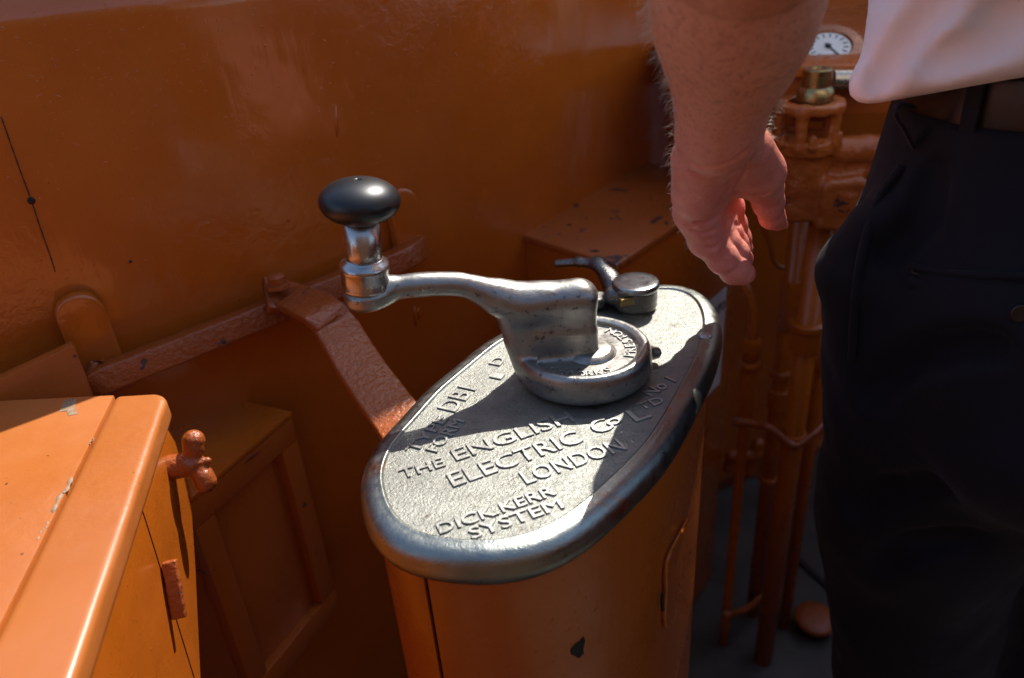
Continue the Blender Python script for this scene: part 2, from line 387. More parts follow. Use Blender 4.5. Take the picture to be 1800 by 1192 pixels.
# seam, screw hole and small holes in the wall sheet
def wallstrip(p0,p1,wd,m,name,parent,th=.0008):
    a,t,n=wallhit(*p0,th); c,_,_=wallhit(*p1,th); d=(c-a)/np.linalg.norm(c-a); s=np.cross(n,d)
    return obj(name,box((a+c)/2,d*np.linalg.norm(c-a)/2,s*wd/2,n*th*.9),m,parent,smooth=False)
pts=[wallhit(x,y,.0004)[0] for x,y in ((2,205),(22,262),(40,312),(55,352),(70,398),(90,455),(97,478))]
obj('seam',tube(catmull(pts,6),[.00025+.00035*abs(math.sin(i*1.3)) for i in range(37)],6),BLACK,dash)
for (x,y,r) in ((55,353,.0032),(229,460,.0014),(421,527,.0008),(506,388,.0010),(1080,215,.0013)):
    p,t,n=wallhit(x,y,.0); o=obj('hole',lathe(p-n*.001,n,[(0,r),(.0016,r),(.0018,r*.6)],14),BLACK,dash)
# drips in the paint
for (x,y,y2) in ((590,180,240),(729,535,575),(735,540,560)):
    a,t,n=wallhit(x,y,0); c,_,_=wallhit(x+2,y2,0); mid=(a+c)/2+n*.0006
    obj('paint_run',tube([a-n*.0012,mid-n*.0009,c-n*.0004],[.0010,.0020,.0012],10),PAINTW,dash)
bk=obj('sky_blocker',box((2,9,3.2),(12,0,0),(0,2.2,0),(0,0,3.75),.05),plain('dark_blocker_face',(.035,.04,.05),.8,bs=3,bstr=.3,bd=.02),smooth=False)  # unseen mass added ahead so the lid reflects dark instead of low sky
tag(bk,'long dark block added out of view beyond the vehicle to hide bright sky','light blocker')
bh=obj('bulkhead',prism([(-1.2,-1.05,0.001),(1.9,-1.05,.001),(1.9,-1.05,2.0),(-1.2,-1.05,2.0)],(0,-.04,0)),plain('varnished_brown_boards',(.11,.05,.022),.5),smooth=False)  # added behind the camera to cut low light from the rear
for x_,y0_,y1_,lb_ in ((1.5,-1.0,1.80,'side panel added unseen on the right of the platform to block low light'),(-1.08,-1.0,-.02,'side panel added unseen on the left of the platform to block low light')):
    o=obj('added_side_panel',prism([(x_,y0_,.001),(x_,y1_,.001),(x_,y1_,1.25),(x_,y0_,1.25)],(.03*(1 if x_>0 else -1),0,0)),PAINT,smooth=False); tag(o,'orange-brown '+lb_,'wall panel')  # added out of view to stop ground bounce and low sky from the sides
tag(bh,'dark varnished brown bulkhead added unseen behind the viewer to block low light','bulkhead')
# ------------------------------------------------------------------ grab rail on the wall
pL,tL,nL=wallhit(182,664,.034); pR,tR,nR=wallhit(716,452,.034)
rail=empty('grab_rail',pL,'thick painted flat-bar handrail bolted along the wall, behind the crank knob','handrail')
P1,tt,nn=wallhit(205,655,.036); P2,_,n2=wallhit(690,462,.036)
ctr=catmull([wallhit(160,668,.012)[0],wallhit(176,667,.030)[0],P1,(P1*.66+P2*.34)+nn*.001,(P1*.33+P2*.67),P2,wallhit(718,447,.030)[0],wallhit(729,436,.010)[0]],8)
# rectangular section with softened corners
def flatbar(path,wv,hw,hh,m=4,crn=.004,upv=(0,0,1)):
    vs=[];fs=[];S=[]
    for (sx,sy) in ((1,1),(-1,1),(-1,-1),(1,-1)):
        for k in range(m+1):
            a=(math.pi/2)*({(1,1):0,(-1,1):1,(-1,-1):2,(1,-1):3}[(sx,sy)]+k/m); S.append((sx*(hw-crn)+crn*math.cos(a),sy*(hh-crn)+crn*math.sin(a)))
    N=len(S)
    for i,p in enumerate(path):
        t=path[min(i+1,len(path)-1)]-path[max(i-1,0)]; t=t/np.linalg.norm(t)
        wv_=wv[i] if isinstance(wv,list) else np.array(wv,float)
        a=wv_-t*wv_.dot(t); a/=np.linalg.norm(a); u=np.cross(a,t)
        if u@np.array(upv,float)<0: u=-u
        for x,y in S: vs.append(p+a*x+u*y)
    for i in range(len(path)-1):
        for k in range(N): fs.append([i*N+k,i*N+(k+1)%N,(i+1)*N+(k+1)%N,(i+1)*N+k])
    fs.append(list(range(N))); fs.append([(len(path)-1)*N+k for k in range(N)][::-1])
    b=bmesh.new(); b.from_mesh(mesh(vs,fs)); bmesh.ops.recalc_face_normals(b,faces=b.faces); me=bpy.data.meshes.new('m'); b.to_mesh(me); b.free(); return me
obj('bar',wobble(flatbar(ctr,nn+A(0,0,.25),.0165,.0125,crn=.0026),.0009,50),PAINTR,rail)
def tab(cx,cy,ex,ey,half,name):
    # rounded plate on the wall: centre of its top round, lower end
    c,t,n=wallhit(cx,cy,.001); e,_,_=wallhit(ex,ey,.001); up=c-e; L_=np.linalg.norm(up); up/=L_; s=np.cross(up,n)
    poly=[e-s*half,e+s*half]+[c+s*half*math.cos(a)+up*half*math.sin(a) for a in np.linspace(0,math.pi,16)]
    return obj(name,wobble(prism(poly,n*.016,.004,3),.0008,60),PAINTW,rail)
tab(139,546,192,682,.0215,'mounting_tab'); tab(698,356,716,450,.0190,'mounting_tab')
# strap bolted to the rail, running down to the controller
S0,_,_=wallhit(478,526,.040); 
strap=empty('support_strap',S0,'flat strap of rough thickly painted steel from handrail down to the controller lid','strap')
sp=[wallhit(470,533,.038)[0]+A(0,0,.010),wallhit(515,535,.048)[0]+A(0,0,.008),Y(566,549,.69),Y(590,575,.68),Y(640,655,.625),Y(705,745,.56),Y(760,830,.49)]
spc=catmull(sp,8); 
e1=Y(560,520,.68)-Y(535,555,.66)
wv=[]
for i in range(len(spc)):
    f=i/(len(spc)-1); a0=A(.35,.75,0); a1=A(.72,.62,.10); wv.append(a0*(1-f)+a1*f)
obj('strap_bar',wobble(flatbar(spc,wv,.0225,.0048,crn=.0025,upv=(.3,-.6,.7)),.0009,80),PAINTR,strap)
bb,_,_=wallhit(493,520,.045)
obj('bolt',wobble(lathe(bb+A(0,0,.010),(0,0,1),[(0,.013),(.004,.013),(.0045,.0095),(.012,.0095),(.0140,.006)],6),.001,90),PAINTR,strap,angle=40)
# ------------------------------------------------------------------ controller
oc=Z(900,760,-.3); 
ctl=empty('tram_controller',(0.04,.52,0),'tall lens-shaped tram controller with lettered cast metal lid and grey crank handle with black knob','tram controller')
OUT=[Z(x,y,h) for x,y,h in ((640,838,-.014),(632,866,-.016),(637,905,-.018),(652,958,-.021),(694,1003,-.022),(743,1022,-.023),(805,1033,-.0235),(871,1035,-.0235),(929,1026,-.0235),(991,1001,-.023),(1053,956,-.022),(1115,894,-.021),(1177,820,-.019),(1234,712,-.017),(1262,645,-.016),(1271,590,-.013),(1264,557,-.011),(1254,537,-.009),(1238,521,-.008),(1205,507,-.007),(1172,502,-.006),(1120,506,-.006),(1060,522,-.006),(980,550,-.006),(894,581,-.006),(854,601,-.006),(821,626,-.006),(795,648,-.006),(771,669,-.007),(743,694,-.008),(702,744,-.010),(671,779,-.011),(652,806,-.013))]
OUT=[A(p[0],p[1]) for p in OUT]
oc_=np.array(catmull(OUT,8,True))
def smooth_closed(P,it):
    P=P.copy()
    for _ in range(it): P=.5*P+.25*np.roll(P,1,0)+.25*np.roll(P,-1,0)
    return P
def resample(P,n):
    Q=np.vstack([P,P[:1]]); s=np.r_[0,np.cumsum(np.linalg.norm(np.diff(Q,axis=0),axis=1))]
    t=np.linspace(0,s[-1],n,endpoint=False); return np.c_[np.interp(t,s,Q[:,0]),np.interp(t,s,Q[:,1])]
LO=smooth_closed(resample(oc_,240),18); LO=resample(LO,240)
area=.5*np.sum(LO[:,0]*np.roll(LO[:,1],-1)-np.roll(LO[:,0],-1)*LO[:,1])
if area<0: LO=LO[::-1]
T=np.roll(LO,-1,0)-np.roll(LO,1,0); T/=np.linalg.norm(T,axis=1)[:,None]; NI=np.c_[-T[:,1],T[:,0]]  # inward normal
NI=smooth_closed(NI,10); NI/=np.linalg.norm(NI,axis=1)[:,None]
def offs(d): return LO+NI*d
# field of the lid as a subdivided cap
prof=[(.0185,-.0012),(.0174,-.0004),(.0168,.0006),(.0160,.0007),(.0148,.0003),(.0125,.0002),(.0100,-.0002),(.0078,-.0008),(.0056,-.0019),(.0036,-.0037),(.0018,-.0064),(.0006,-.0095),(.0007,-.0122),(.0003,-.0135),(0,-.0165),(.0004,-.0200),(.0016,-.0228),(.0035,-.0245),(.010,-.0252)]
vs=[];fs=[];n=240
for d,h in prof:
    for p in offs(d): vs.append((p[0],p[1],LID+h))
for i in range(len(prof)-1):
    for k in range(n): k2=(k+1)%n; fs.append([i*n+k,(i+1)*n+k,(i+1)*n+k2,i*n+k2])
fs.append([(len(prof)-1)*n+k for k in range(n)])
me=mesh(vs,fs); b=bmesh.new(); b.from_mesh(me); bmesh.ops.recalc_face_normals(b,faces=b.faces)
lid=obj('lid',b,RIMM,ctl)
inner=offs(.0185)
obj('lid_field',mesh([(p[0],p[1],LID-.0012) for p in inner]+[(p[0],p[1],LID-.004) for p in inner],[list(range(n))]+[[k,(k+1)%n,n+(k+1)%n,n+k] for k in range(n)]),LIDM,lid,smooth=False)
# raised lettering
HT=-.0012
def zt(x,y): return Z(x,y,HT)
def q1(x,y): return zt(620+x/2.432,560+y/2.432)       # read off an enlargement of the lid
u=q1(985,530)-q1(430,725); u/=np.linalg.norm(u); vv=np.cross((0,0,1),u)
def line(s,b0,wend,cap,dy=0):
    b0=q1(*b0); e=q1(*wend)
    return lay_text(s,b0,e,cap,.0014)
caph=abs((q1(385,660)-q1(430,725))@vv)
L_=[line('THE',(212,690),(398,633),caph*.58),
    line('ENGLISH',(445,612),(952,440),caph*.76),
    line('ELECTRIC',(432,724),(990,528),caph*.84),
    line('C',(1052,500),(1122,468),caph*.84),
    line('LONDON',(745,712),(1172,562),caph*.76),
    line('DICK.KERR',(375,926),(872,756),caph*.52),
    line('SYSTEM',(512,948),(905,812),caph*.55)]
o0=q1(1098,466); L_.append(lay_text('o',o0,o0+u*.0125,caph*.62,.0014))
l0=q1(1212,446); L_.append(lay_text('L',l0,l0+u*.0145,caph*.84,.0014))
l0=q1(1235,396); L_.append(lay_text('TD',l0,l0+u*.022,caph*.48,.0014))
def q2(x,y): return zt(660+x/5.417,580+y/5.417)
u2=q2(960,575)-q2(765,785); u2/=np.linalg.norm(u2)
b0=q2(765,785); L_.append(lay_text('DB1',b0-u2*.001,b0+u2*abs((q2(965,572)-b0)@u2),caph*.9,.0014))
e0=q2(700,850); L_.append(lay_text('TYPE',e0-u2*.047,e0,caph*.55,.0014))
f0=q2(960,760)-u2*.030; L_.append(lay_text('FORM',b0+(f0-b0)*1.0-u2*.030,f0+u2*.012,caph*.55,.0014))
f1=q2(1195,480); L_.append(lay_text('1',f1,f1+u2*.008,caph*.6,.0014)); L_.append(lay_text('D',q2(1185,350),q2(1185,350)+u2*.013,caph*.6,.0014))
def q3(x,y): return zt(1000+x/4.966,540+y/4.966)
L_.append(lay_text('No 1',q3(725,790),q3(725,790)+(q3(940,655)-q3(725,790))*1.0,caph*.6,.0014))
obj('lettering',join(*L_),LETM,lid,angle=35)
rv=Z(1240,590,0); obj('rivet',lathe(A(rv[0],rv[1],LID-.0008),(0,0,1),[(0,.0062),(.0012,.006),(.0019,.004),(.002,.001)],28),GREYPATCH,lid)
# body: sheet-metal case below the lid, with a proud cover whose edge shows as an upright seam
def wallbody(idx,d,z0,z1,name,m,parent,closed):
    P=offs(d)
    vs=[];fs=[];ks=idx; rows=[z0+(z1-z0)*j/24 for j in range(25)]
    for z in rows:
        for k in ks: vs.append((P[k%n][0],P[k%n][1],z))
    N=len(ks)
    for j in range(len(rows)-1):
        for k in range(N if closed else N-1): fs.append([j*N+k,j*N+(k+1)%N,(j+1)*N+(k+1)%N,(j+1)*N+k])
    me=mesh(vs,fs); b=bmesh.new(); b.from_mesh(me)
    if not closed: bmesh.ops.solidify(b,geom=b.faces[:],thickness=.0025)
    bmesh.ops.recalc_face_normals(b,faces=b.faces)
    return obj(name,b,m,parent,angle=40)
seam=Z(741,1022,-.024)[:2]; ks=int(np.argmin(np.linalg.norm(offs(.006)-seam,axis=1)))
wallbody(list(range(n)),.030,.02,LID-.024,'case',PAINTR if 0 else PAINT,ctl,True)
# proud cover goes from the seam round the near face to the far right
kr=int(np.argmin(np.linalg.norm(LO-Z(1262,650,-.016)[:2],axis=1))); 
seq=list(range(ks,kr+1)) if kr>ks else list(range(ks,kr+n+1))
if len(seq)>n*.6: seq=list(range(kr,ks)) if ks>kr else list(range(kr,ks+n))
cover=wallbody(seq,.0072,.03,LID-.0245,'cover',PAINT,ctl,False)
seq2=list(range(ks-34,ks)); wallbody(seq2,.0085,.03,LID-.0245,'side_strip',PAINT,ctl,False)
# slot, raised lip and a chipped patch on the cover
def onbody(px,py,d=.0072,out=.0):
    P=offs(d-out); best=None; r=ray(px,py)
    for k in range(n):
        a=P[k]; c=P[(k+1)%n]; t=c-a; nn_=A(t[1],-t[0]); den=r[0]*nn_[0]+r[1]*nn_[1]
        if abs(den)<1e-12: continue
        s=(a@nn_)/den; p=CAM+r*s; kk=((p[:2]-a)@t)/(t@t)
        if s>0 and -.001<=kk<=1.001 and (best is None or s<best[0]): best=(s,p,A(nn_[0],nn_[1],0)/np.linalg.norm(nn_))
    return best[1],best[2]
try:
    pts=[onbody(x,y,.0045)[0] for x,y in ((1209,912),(1190,948),(1172,988),(1170,1040),(1168,1080),(1170,1104))]
    obj('flap_lip',tube(catmull(pts,8),[.0004]+[.0019]*39+[.0004],10),PAINT,cover)
    pts=[onbody(x,y,.0042,.001)[0] for x,y in ((1165,1042),(1164,1058),(1165,1074))]
    obj('slot',tube(catmull(pts,6),[.0004]+[.0016]*11+[.0003],8),BLACK,cover)
    def patch(pix,name,m,out,par,d=.0072):
        P=[onbody(x,y,d,out)[0] for x,y in pix]; nn_=onbody(*pix[0])[1]
        obj(name,prism(P,-nn_*.0015 if 0 else A(0,0,0)+onbody(*pix[0])[1]*-.0012),m,par,smooth=False)
    patch([(1004,1143),(1012,1133),(1020,1128),(1027,1120),(1029,1127),(1025,1142),(1027,1148),(1018,1158),(1011,1153),(1005,1151)],'paint_chip',BLACK,.0008,cover)
except Exception as ex: print('body detail',ex)
# --- crank handle
hc=A(.058,.548); H=LID
f=Field((-.150,.475,H-.004),(.135,.615,H+.125),.00095)
f.disc((*hc,0),.0560,H+.0005,H+.0250,.0075,k=.003)
f.torus((*hc,H+.0228),.0505,.0040,k=.003)
f.disc((*hc,0),.0445,H+.0212,H+.040,.0005,k=.0015,op='cut')
# stop lug on the hub
lg=A(.112,.556); f.cone((.103,.553,H+.011),(.1195,.557,H+.008),.010,.0055,k=.004)
# upright slab
ar=(.056-.548+.0)*0
yc=.549
f.rbox((.0365,yc,H+.0465),(1,0,0),(0,1,0),(0,0,1),.0322,.0132,.0310,.0070,k=.008)
f.rbox((.0400,yc,H+.030),(1,0,0),(0,1,0),(0,0,1),.0287,.0130,.018,.006,k=.004)
# flare at the left foot
f.chain([A(-.004,yc,H+.074),A(.004,yc,H+.055),A(.009,yc,H+.036),A(.013,yc,H+.018)],[.0105,.0122,.0135,.0140],k=.009)
# raised far end of the slab top, and the dip
f.cone((.006,yc,H+.0690),(.0545,yc,H+.0712),.0128,.0136,k=.010)
# swan-necked arm out to the knob
kx,ky=-.107,.532
cps=[]
for (x,yt,yb,wy) in ((922,497,570,0),(883,495,553,0),(847,486,535,0),(814,480,521,0),(774,478,520,0),(740,479,523,0),(705,484,526,0),(684,489,526,0)):
    X=np.interp(x,[650,1000],[kx,.045]); yy=np.interp(X,[kx,.0],[ky,yc-.001])
    zt_,zb=VZ(X,yy+.004,yt),VZ(X,yy-.004,yb); cps.append((X,yy,(zt_+zb)/2,(zt_-zb)/2))
cc=catmull([A(*c) for c in cps],6)
f.chain([c[:3] for c in cc],[min(max(c[3]*1.08,.0092),.0138) for c in cc],k=.0008)
f.chain([cc[0][:3]+A(.012,0,.002),cc[0][:3],cc[len(cc)//7][:3]],[.011,.0115,.011],k=.012)
f.cone((cps[-1][0],cps[-1][1],cps[-1][2]),(kx,ky,cps[-1][2]-.001),.0088,.0105,k=.006)
zb0=VZ(kx,ky,538)+.001; zb1=VZ(kx,ky,505)
f.disc((kx,ky,0),.0180,zb0,zb1+.0005,.0058,k=.007)
me=f.mesh(); f=None
lean=A(.0062,0,VZ(kx+.005,ky,353)-zb1); lean/=np.linalg.norm(lean)
crank=obj('crank_handle',me,HANM,ctl)
zk=A(kx,ky,zb1)
LK=(VZ(kx+.005,ky,353)-zb1)
obj('collar',lathe(zk,lean,[(-.001,.0150),(.0003,.0180),(.0012,.0184),(.0025,.0181),(.0135,.0179),(.0150,.0186),(.0170,.0190),(.0188,.0187),(.0205,.0176),(.0222,.0150),(.0232,.0142),(.024,.0136)],72),STEEL,crank)
obj('spindle',lathe(zk,lean,[(.020,.0136),(.030,.0135),(LK-.010,.0132)],72),STEEL,crank)
kp=[]
for i in range(33):
    a=-math.pi/2+math.pi*i/32; r_=.0292*math.cos(a)**.92 if math.cos(a)>0 else 0; z=.0160*math.sin(a)
    kp.append((LK+z,max(r_,.0001)))
kp=kp[:-1]+[(LK+.0159,.0016),(LK+.0149,.0013),(LK+.0140,.0001)]
obj('grip_knob',lathe(zk,lean,kp,96),KNOB,crank)
obj('set_screw',lathe(A(.0605,yc-.0122,VZ(.0605,yc-.0118,541)),(0,-1,0),[(0,.0011),(.0008,.0011)],12),BLACK,crank,smooth=False)
boss=lathe((hc[0]+.006,hc[1]-.004,H+.0205),(0,0,1),[(0,.021),(.0015,.0205),(.003,.018),(.0045,.0165),(.005,.0150),(.005,.001)],48); obj('hub_boss',boss,HANM,crank)
# circular lettering on the hub, read from outside inwards
def ring_text(s,c,R,a0,da,cap,z,thick):
    out=[]
    for i,ch in enumerate(s):
        if ch==' ': continue
        a=a0+da*i; me=text_mesh(ch,1,.02,.012,-.004,align='CENTER')
        co=np.zeros(len(me.vertices)*3); me.vertices.foreach_get('co',co); co=co.reshape(-1,3)
        ctr_=(co[:,0].min()+co[:,0].max())/2; z1=np.abs(co[:,2]).max()
        er=A(math.cos(a),math.sin(a),0); up=-er; rt=A(-math.sin(a),math.cos(a),0)
        P=A(c[0],c[1],z)+er*R+((co[:,0]-ctr_)/.7*cap*.95)[:,None]*rt+(co[:,1]/.7*cap)[:,None]*up+(co[:,2]/z1*thick)[:,None]*A(0,0,1)
        me.vertices.foreach_set('co',P.ravel()); me.update(); out.append(me)
    return join(*out)
obj('hub_lettering',ring_text('WORKS . PRESTON . DICK KERR & Co',hc,.0425,R_(-112),R_(11.25),.0085,H+.0215,.0010),LETM,crank,angle=35)
# --- reversing key
cx,cy=.1215,.660; ch=VZ(cx,cy,494)-LID
f=Field((.005,.610,H-.003),(.16,.80,H+.085),.0011)
f.disc((cx,cy,0),.0205,H+.0005,H+ch-.005,.003,k=.003)
kA=A(.088,.665,H+.017)
t0=Y(978,463,.735);t1=Y(1018,460,.725);t2=Y(1052,464,.713);t3=Y(1073,492,.695);t4=Y(1078,524,.68)
f.chain([t0,t1,t2],[.0036,.0042,.0058],k=.004,sc=(1,.7,1))
f.chain([t2,t3,t4],[.0068,.0088,.0078],k=.006,sc=(1,.62,1))
f.chain([t4,A(.100,.660,H+.014),A(cx,cy,H+.014)],[.0078,.0082,.009],k=.004)
f.disc((cx-.037,cy+.008,0),.011,H+.0005,H+.012,.003,k=.003)
key=obj('reversing_key',f.mesh(),DARKM,ctl); f=None
obj('key_cap',lathe((cx,cy,H+ch-.0065),(0,0,1),[(0,.0208),(.0006,.0220),(.002,.0225),(.0045,.0225),(.0060,.0218),(.0066,.0205),(.0068,.012),(.0068,.0005)],72),STEEL if 0 else metal('cap_steel',(.36,.38,.38),.2,grain=.15,metallic=.95,dirtamt=.0),key)
obj('key_slot',box((cx-.010,cy-.0185,H+.016),A(.009,.003,0),A(.001,-.003,0),A(0,0,.0042),.001),BRASS,key)
# ------------------------------------------------------------------ sunlit locker, lower left
h=0.0
c1=Z(296,688,0); c2=Z(-160,712,0); c3=Z(118,1225,0); e=c3-c1; e/=np.linalg.norm(e)
c3=c1+e*.42; dl=(c2-c1); c4=c3+dl
lock=empty('wooden_locker',(c1[0]-.15,c1[1]-.15,0),'sunlit orange wooden locker with cracked lid board and wing nut in the near left corner','locker')
s1=Z(203,694,0); s3=Z(-12,1128,0); se=s3-s1; se/=np.linalg.norm(se); s3=s1+se*.47
TH=.022
def rlid(poly,r=.008,seg=5): return prism([p-A(0,0,TH) for p in poly],A(0,0,TH),r,seg)
nL_=np.cross(e,(0,0,1)); 
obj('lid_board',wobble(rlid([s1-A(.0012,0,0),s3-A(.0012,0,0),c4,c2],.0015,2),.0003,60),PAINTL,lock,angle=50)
def rounded_corner(p,a,bb,r,k=8):
    u_=(a-p)/np.linalg.norm(a-p); v_=(bb-p)/np.linalg.norm(bb-p); c=p+(u_+v_)*r
    return [c-v_*r*math.cos(t)-u_*r*math.sin(t) for t in np.linspace(0,math.pi/2,k)]
rc=rounded_corner(c1,s1,c3,.014)
edge_poly=[s1]+[x for x in rc]+[c3,s3]
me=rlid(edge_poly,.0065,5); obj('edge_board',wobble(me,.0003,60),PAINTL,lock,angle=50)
# side face
fo=c1+A(0,0,-TH)+(-nL_ if np.dot(nL_,A(1,0,0))>0 else nL_)*.0; nrm=nL_ if nL_[0]>0 else -nL_
fo=c1-nrm*.012
PIX=[(283,735),(308,776),(335,861),(344,995),(353,1190)]
pts=[PL(x,y,fo,nrm) for x,y in PIX]
top0=pts[0].copy(); top0[2]=LID-TH+.002
low=pts[-1].copy(); low[2]=0.02
nearb=c3-nrm*.012; nb=nearb.copy(); nb[2]=.02; nt_=nearb.copy(); nt_[2]=LID-TH+.001
poly=[top0]+pts[1:]+[low,nb,nt_]
obj('side_panel',prism(poly,-nrm*.018,.0012,2),PAINT,lock,smooth=True,angle=35)
bodyp=[A(p[0],p[1],p[2])-nrm*.0185-e*-.006 for p in poly]
obj('box_body',prism(bodyp,dl*.9,.0),PAINT,lock,smooth=False)
# bracing strip seam on the side (thin raised board)
sp_=[PL(x,y,fo,nrm) for x,y in ((247,889),(272,968),(341,1192))]
obj('strip_joint',tube(catmull([p+nrm*.0002 for p in sp_],6),.0005,6),BLACK,lock)
# latch plate standing off the side
la=PL(281,987,fo,nrm); lb=PL(300,1092,fo,nrm); ld=(lb-la); LL=np.linalg.norm(ld); ld/=LL; lu=np.cross(nrm,ld)
obj('latch',wobble(box((la+lb)/2+nrm*.007,ld*LL*.48,lu*.0032,nrm*.0055,.0016,2),.0005,90),PAINTR,lock)
# peeled patch near the far edge and along the crack
for pix,th_ in (([(112,706),(122,700),(134,703),(132,716),(137,727),(120,731),(117,722),(104,724)],.0005),):
    obj('peeled_paint',prism([Z(x,y,.0004) for x,y in pix],A(0,0,-.0015)),PEEL,lock,smooth=False)
for (xa,ya,xb,yb,wd) in ((126,838,92,902,.0026),(84,915,66,950,.0009),(163,770,158,781,.0008)):
    a_=Z(xa,ya,.0);b_=Z(xb,yb,.0); obj('peeled_paint',tube(catmull([a_,(a_*.6+b_*.4)+A(.0015,0,0),(a_+b_)/2-A(.001,0,0),b_],5),[.0003]+[wd*.6+.0006*math.sin(i*2.1) for i in range(14)]+[.0003],8,flat=.35,up=(0,0,1)),PEEL,lock)
# wing nut
wc=PL(300,822,fo,nrm); 
f=Field(wc-A(.03,.04,.05),wc+A(.06,.05,.05),.0008)
f.cone(wc-nrm*.002,wc+nrm*.014,.0115,.0105,k=.002); f.cone(wc+nrm*.014,wc+nrm*.021,.0095,.0080,k=.003); f.cone(wc+nrm*.024,wc+nrm*.031,.0042,.0036,k=.002)
W1=wc+nrm*.019; up_=A(0,0,1); sd_=np.cross(nrm,up_)
wv_=(up_*.85+sd_*(.35 if sd_[1]>0 else -.35)); wv_/=np.linalg.norm(wv_)
f.cone(W1,W1+wv_*.014+nrm*.003,.0055,.0060,k=.003); f.cone(W1+wv_*.014+nrm*.003,W1+wv_*.020+nrm*.004,.0092,.0098,k=.004)
f.cone(W1,W1-wv_*.012+nrm*.006,.0055,.0060,k=.003); f.cone(W1-wv_*.013+nrm*.006,W1-wv_*.018+nrm*.007,.0095,.0098,k=.004)
obj('wing_nut',f.mesh(),PAINTR,lock); f=None
# ------------------------------------------------------------------ panelled box behind it
hb=-.13
TR=Z(513,733,hb); TL=Z(345,877,hb); uu=TL-TR; uu[2]=0; Wd=np.linalg.norm(uu); uu/=Wd; fn=np.cross(uu,(0,0,1)); fn=fn if fn[1]<0 or fn[0]>0 else -fn
if fn@(TR-CAM)>0: fn=-fn
BRz=None
fb=PL(581,1085,TR,fn)
zb=fb[2]; zt0=TR[2]; Hh=zt0-zb; WW=Wd+.012
pb=empty('panelled_box',(TR[0]-.1,TR[1],zb),'shaded brown box with a recessed panel front, between the sunlit locker and the controller','cabinet')
fw=.026
def fp(a,d,o=0): return TR+uu*a-A(0,0,d)+fn*o
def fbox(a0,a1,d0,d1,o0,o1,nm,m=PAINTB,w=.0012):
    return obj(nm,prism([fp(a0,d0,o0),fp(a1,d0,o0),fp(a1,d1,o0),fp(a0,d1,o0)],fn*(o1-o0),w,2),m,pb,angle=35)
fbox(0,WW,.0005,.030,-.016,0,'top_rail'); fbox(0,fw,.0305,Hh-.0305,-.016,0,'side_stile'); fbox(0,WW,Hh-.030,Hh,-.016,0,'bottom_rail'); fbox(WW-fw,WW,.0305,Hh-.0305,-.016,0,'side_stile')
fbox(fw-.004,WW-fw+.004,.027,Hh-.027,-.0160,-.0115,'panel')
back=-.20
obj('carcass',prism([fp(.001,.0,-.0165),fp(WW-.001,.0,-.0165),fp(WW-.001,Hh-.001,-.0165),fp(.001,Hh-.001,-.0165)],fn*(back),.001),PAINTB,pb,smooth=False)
tp=[Z(513,731,hb+.001),Z(345,876,hb+.001),Z(345,876,hb+.001)+uu*.13,]
obj('top_board',prism([fp(-.002,-.0004,.001),fp(WW,-.0004,.001),fp(WW,-.0004,back+.01),fp(-.002,-.0004,back+.01)],A(0,0,.006),.002,2),PAINTR if 0 else PAINT,pb,angle=35)  # top painted lighter than the front to stand in for skylight on it
# crack in the top rail
ca=PL(430,815,TR+fn*.0012,fn); cb=PL(460,792,TR+fn*.0012,fn)
obj('crack',tube([ca,(ca+cb)/2+A(0,0,.001),cb],[.0004,.0012,.0003],6,flat=.5),BLACK,pb)
# ------------------------------------------------------------------ board at the far left, on edge against the wall
a1,_,an=wallhit(-80,705,.06); a2,_,_=wallhit(130,606,.045); a3,_,_=wallhit(168,700,.045)
bd=obj('side_board',prism([a1,a2,A(a2[0],a2[1],.3),A(a1[0],a1[1],.3)],an*-.012,.002,2),PAINTB,smooth=True,angle=35)
tag(bd,'upright brown board whose slanting top edge shows at the far left behind the locker','board')
# ------------------------------------------------------------------ ledge box on the right part of the wall
hl=-.05
Lc=Z(918,412,hl); Lb=Z(1083,466,hl); Lf=Z(1200,387,hl); fd=Lf-Lb; fd/=np.linalg.norm(fd); ln=A(fd[1],-fd[0],0)
C_=PL(1297,520,Lb,ln); C_[2]=LID+hl
D_=C_-ln*.42; Aa=Lc+(Lc-Lb)*.25
ledge=empty('ledge_box',((Lb+C_)/2*A(1,1,0)),'boxed-in steel casing with a flat scratched top ledge standing against the wall behind the controller','casing')
D0=wallhit(1300,300,-.002)[0]
def down(p,z): return A(p[0],p[1],z)
inset=lambda p:p
obj('top_plate',wobble(prism([Aa,Lb,C_,D_],A(0,0,-.010),.003,3),.0006,30),paint('scratched_ledge_paint',(.42,.105,.018),(.34,.08,.014),rough=.33,chips=.085,bscale=50),ledge,angle=40)
bl=[Lb-ln*.006+fd*.004,C_-ln*.006-fd*.002,D_,Aa+fd*.004]
obj('casing_side',prism([down(p,hl+LID-.0105) for p in bl],A(0,0,-(hl+LID-.0105)+.004),.002,2),PAINT,ledge,angle=35)
# dark chips on ledge top
for (x,y,r) in ((1045,441,.0045),(1030,383,.002),(1000,395,.003),(1143,350,.002),(1085,380,.002)):
    p=Z(x,y,hl+.0006); a0=random.random()*6
    obj('paint_chip',prism([p+A(math.cos(a+a0)*r*(1.6 if k%2 else .9),math.sin(a+a0)*r*.7*(1.3 if k%3 else .8),0) for k,a in enumerate(np.linspace(0,2*math.pi,9)[:-1])],A(0,0,-.0014)),BLACK,ledge,smooth=False)
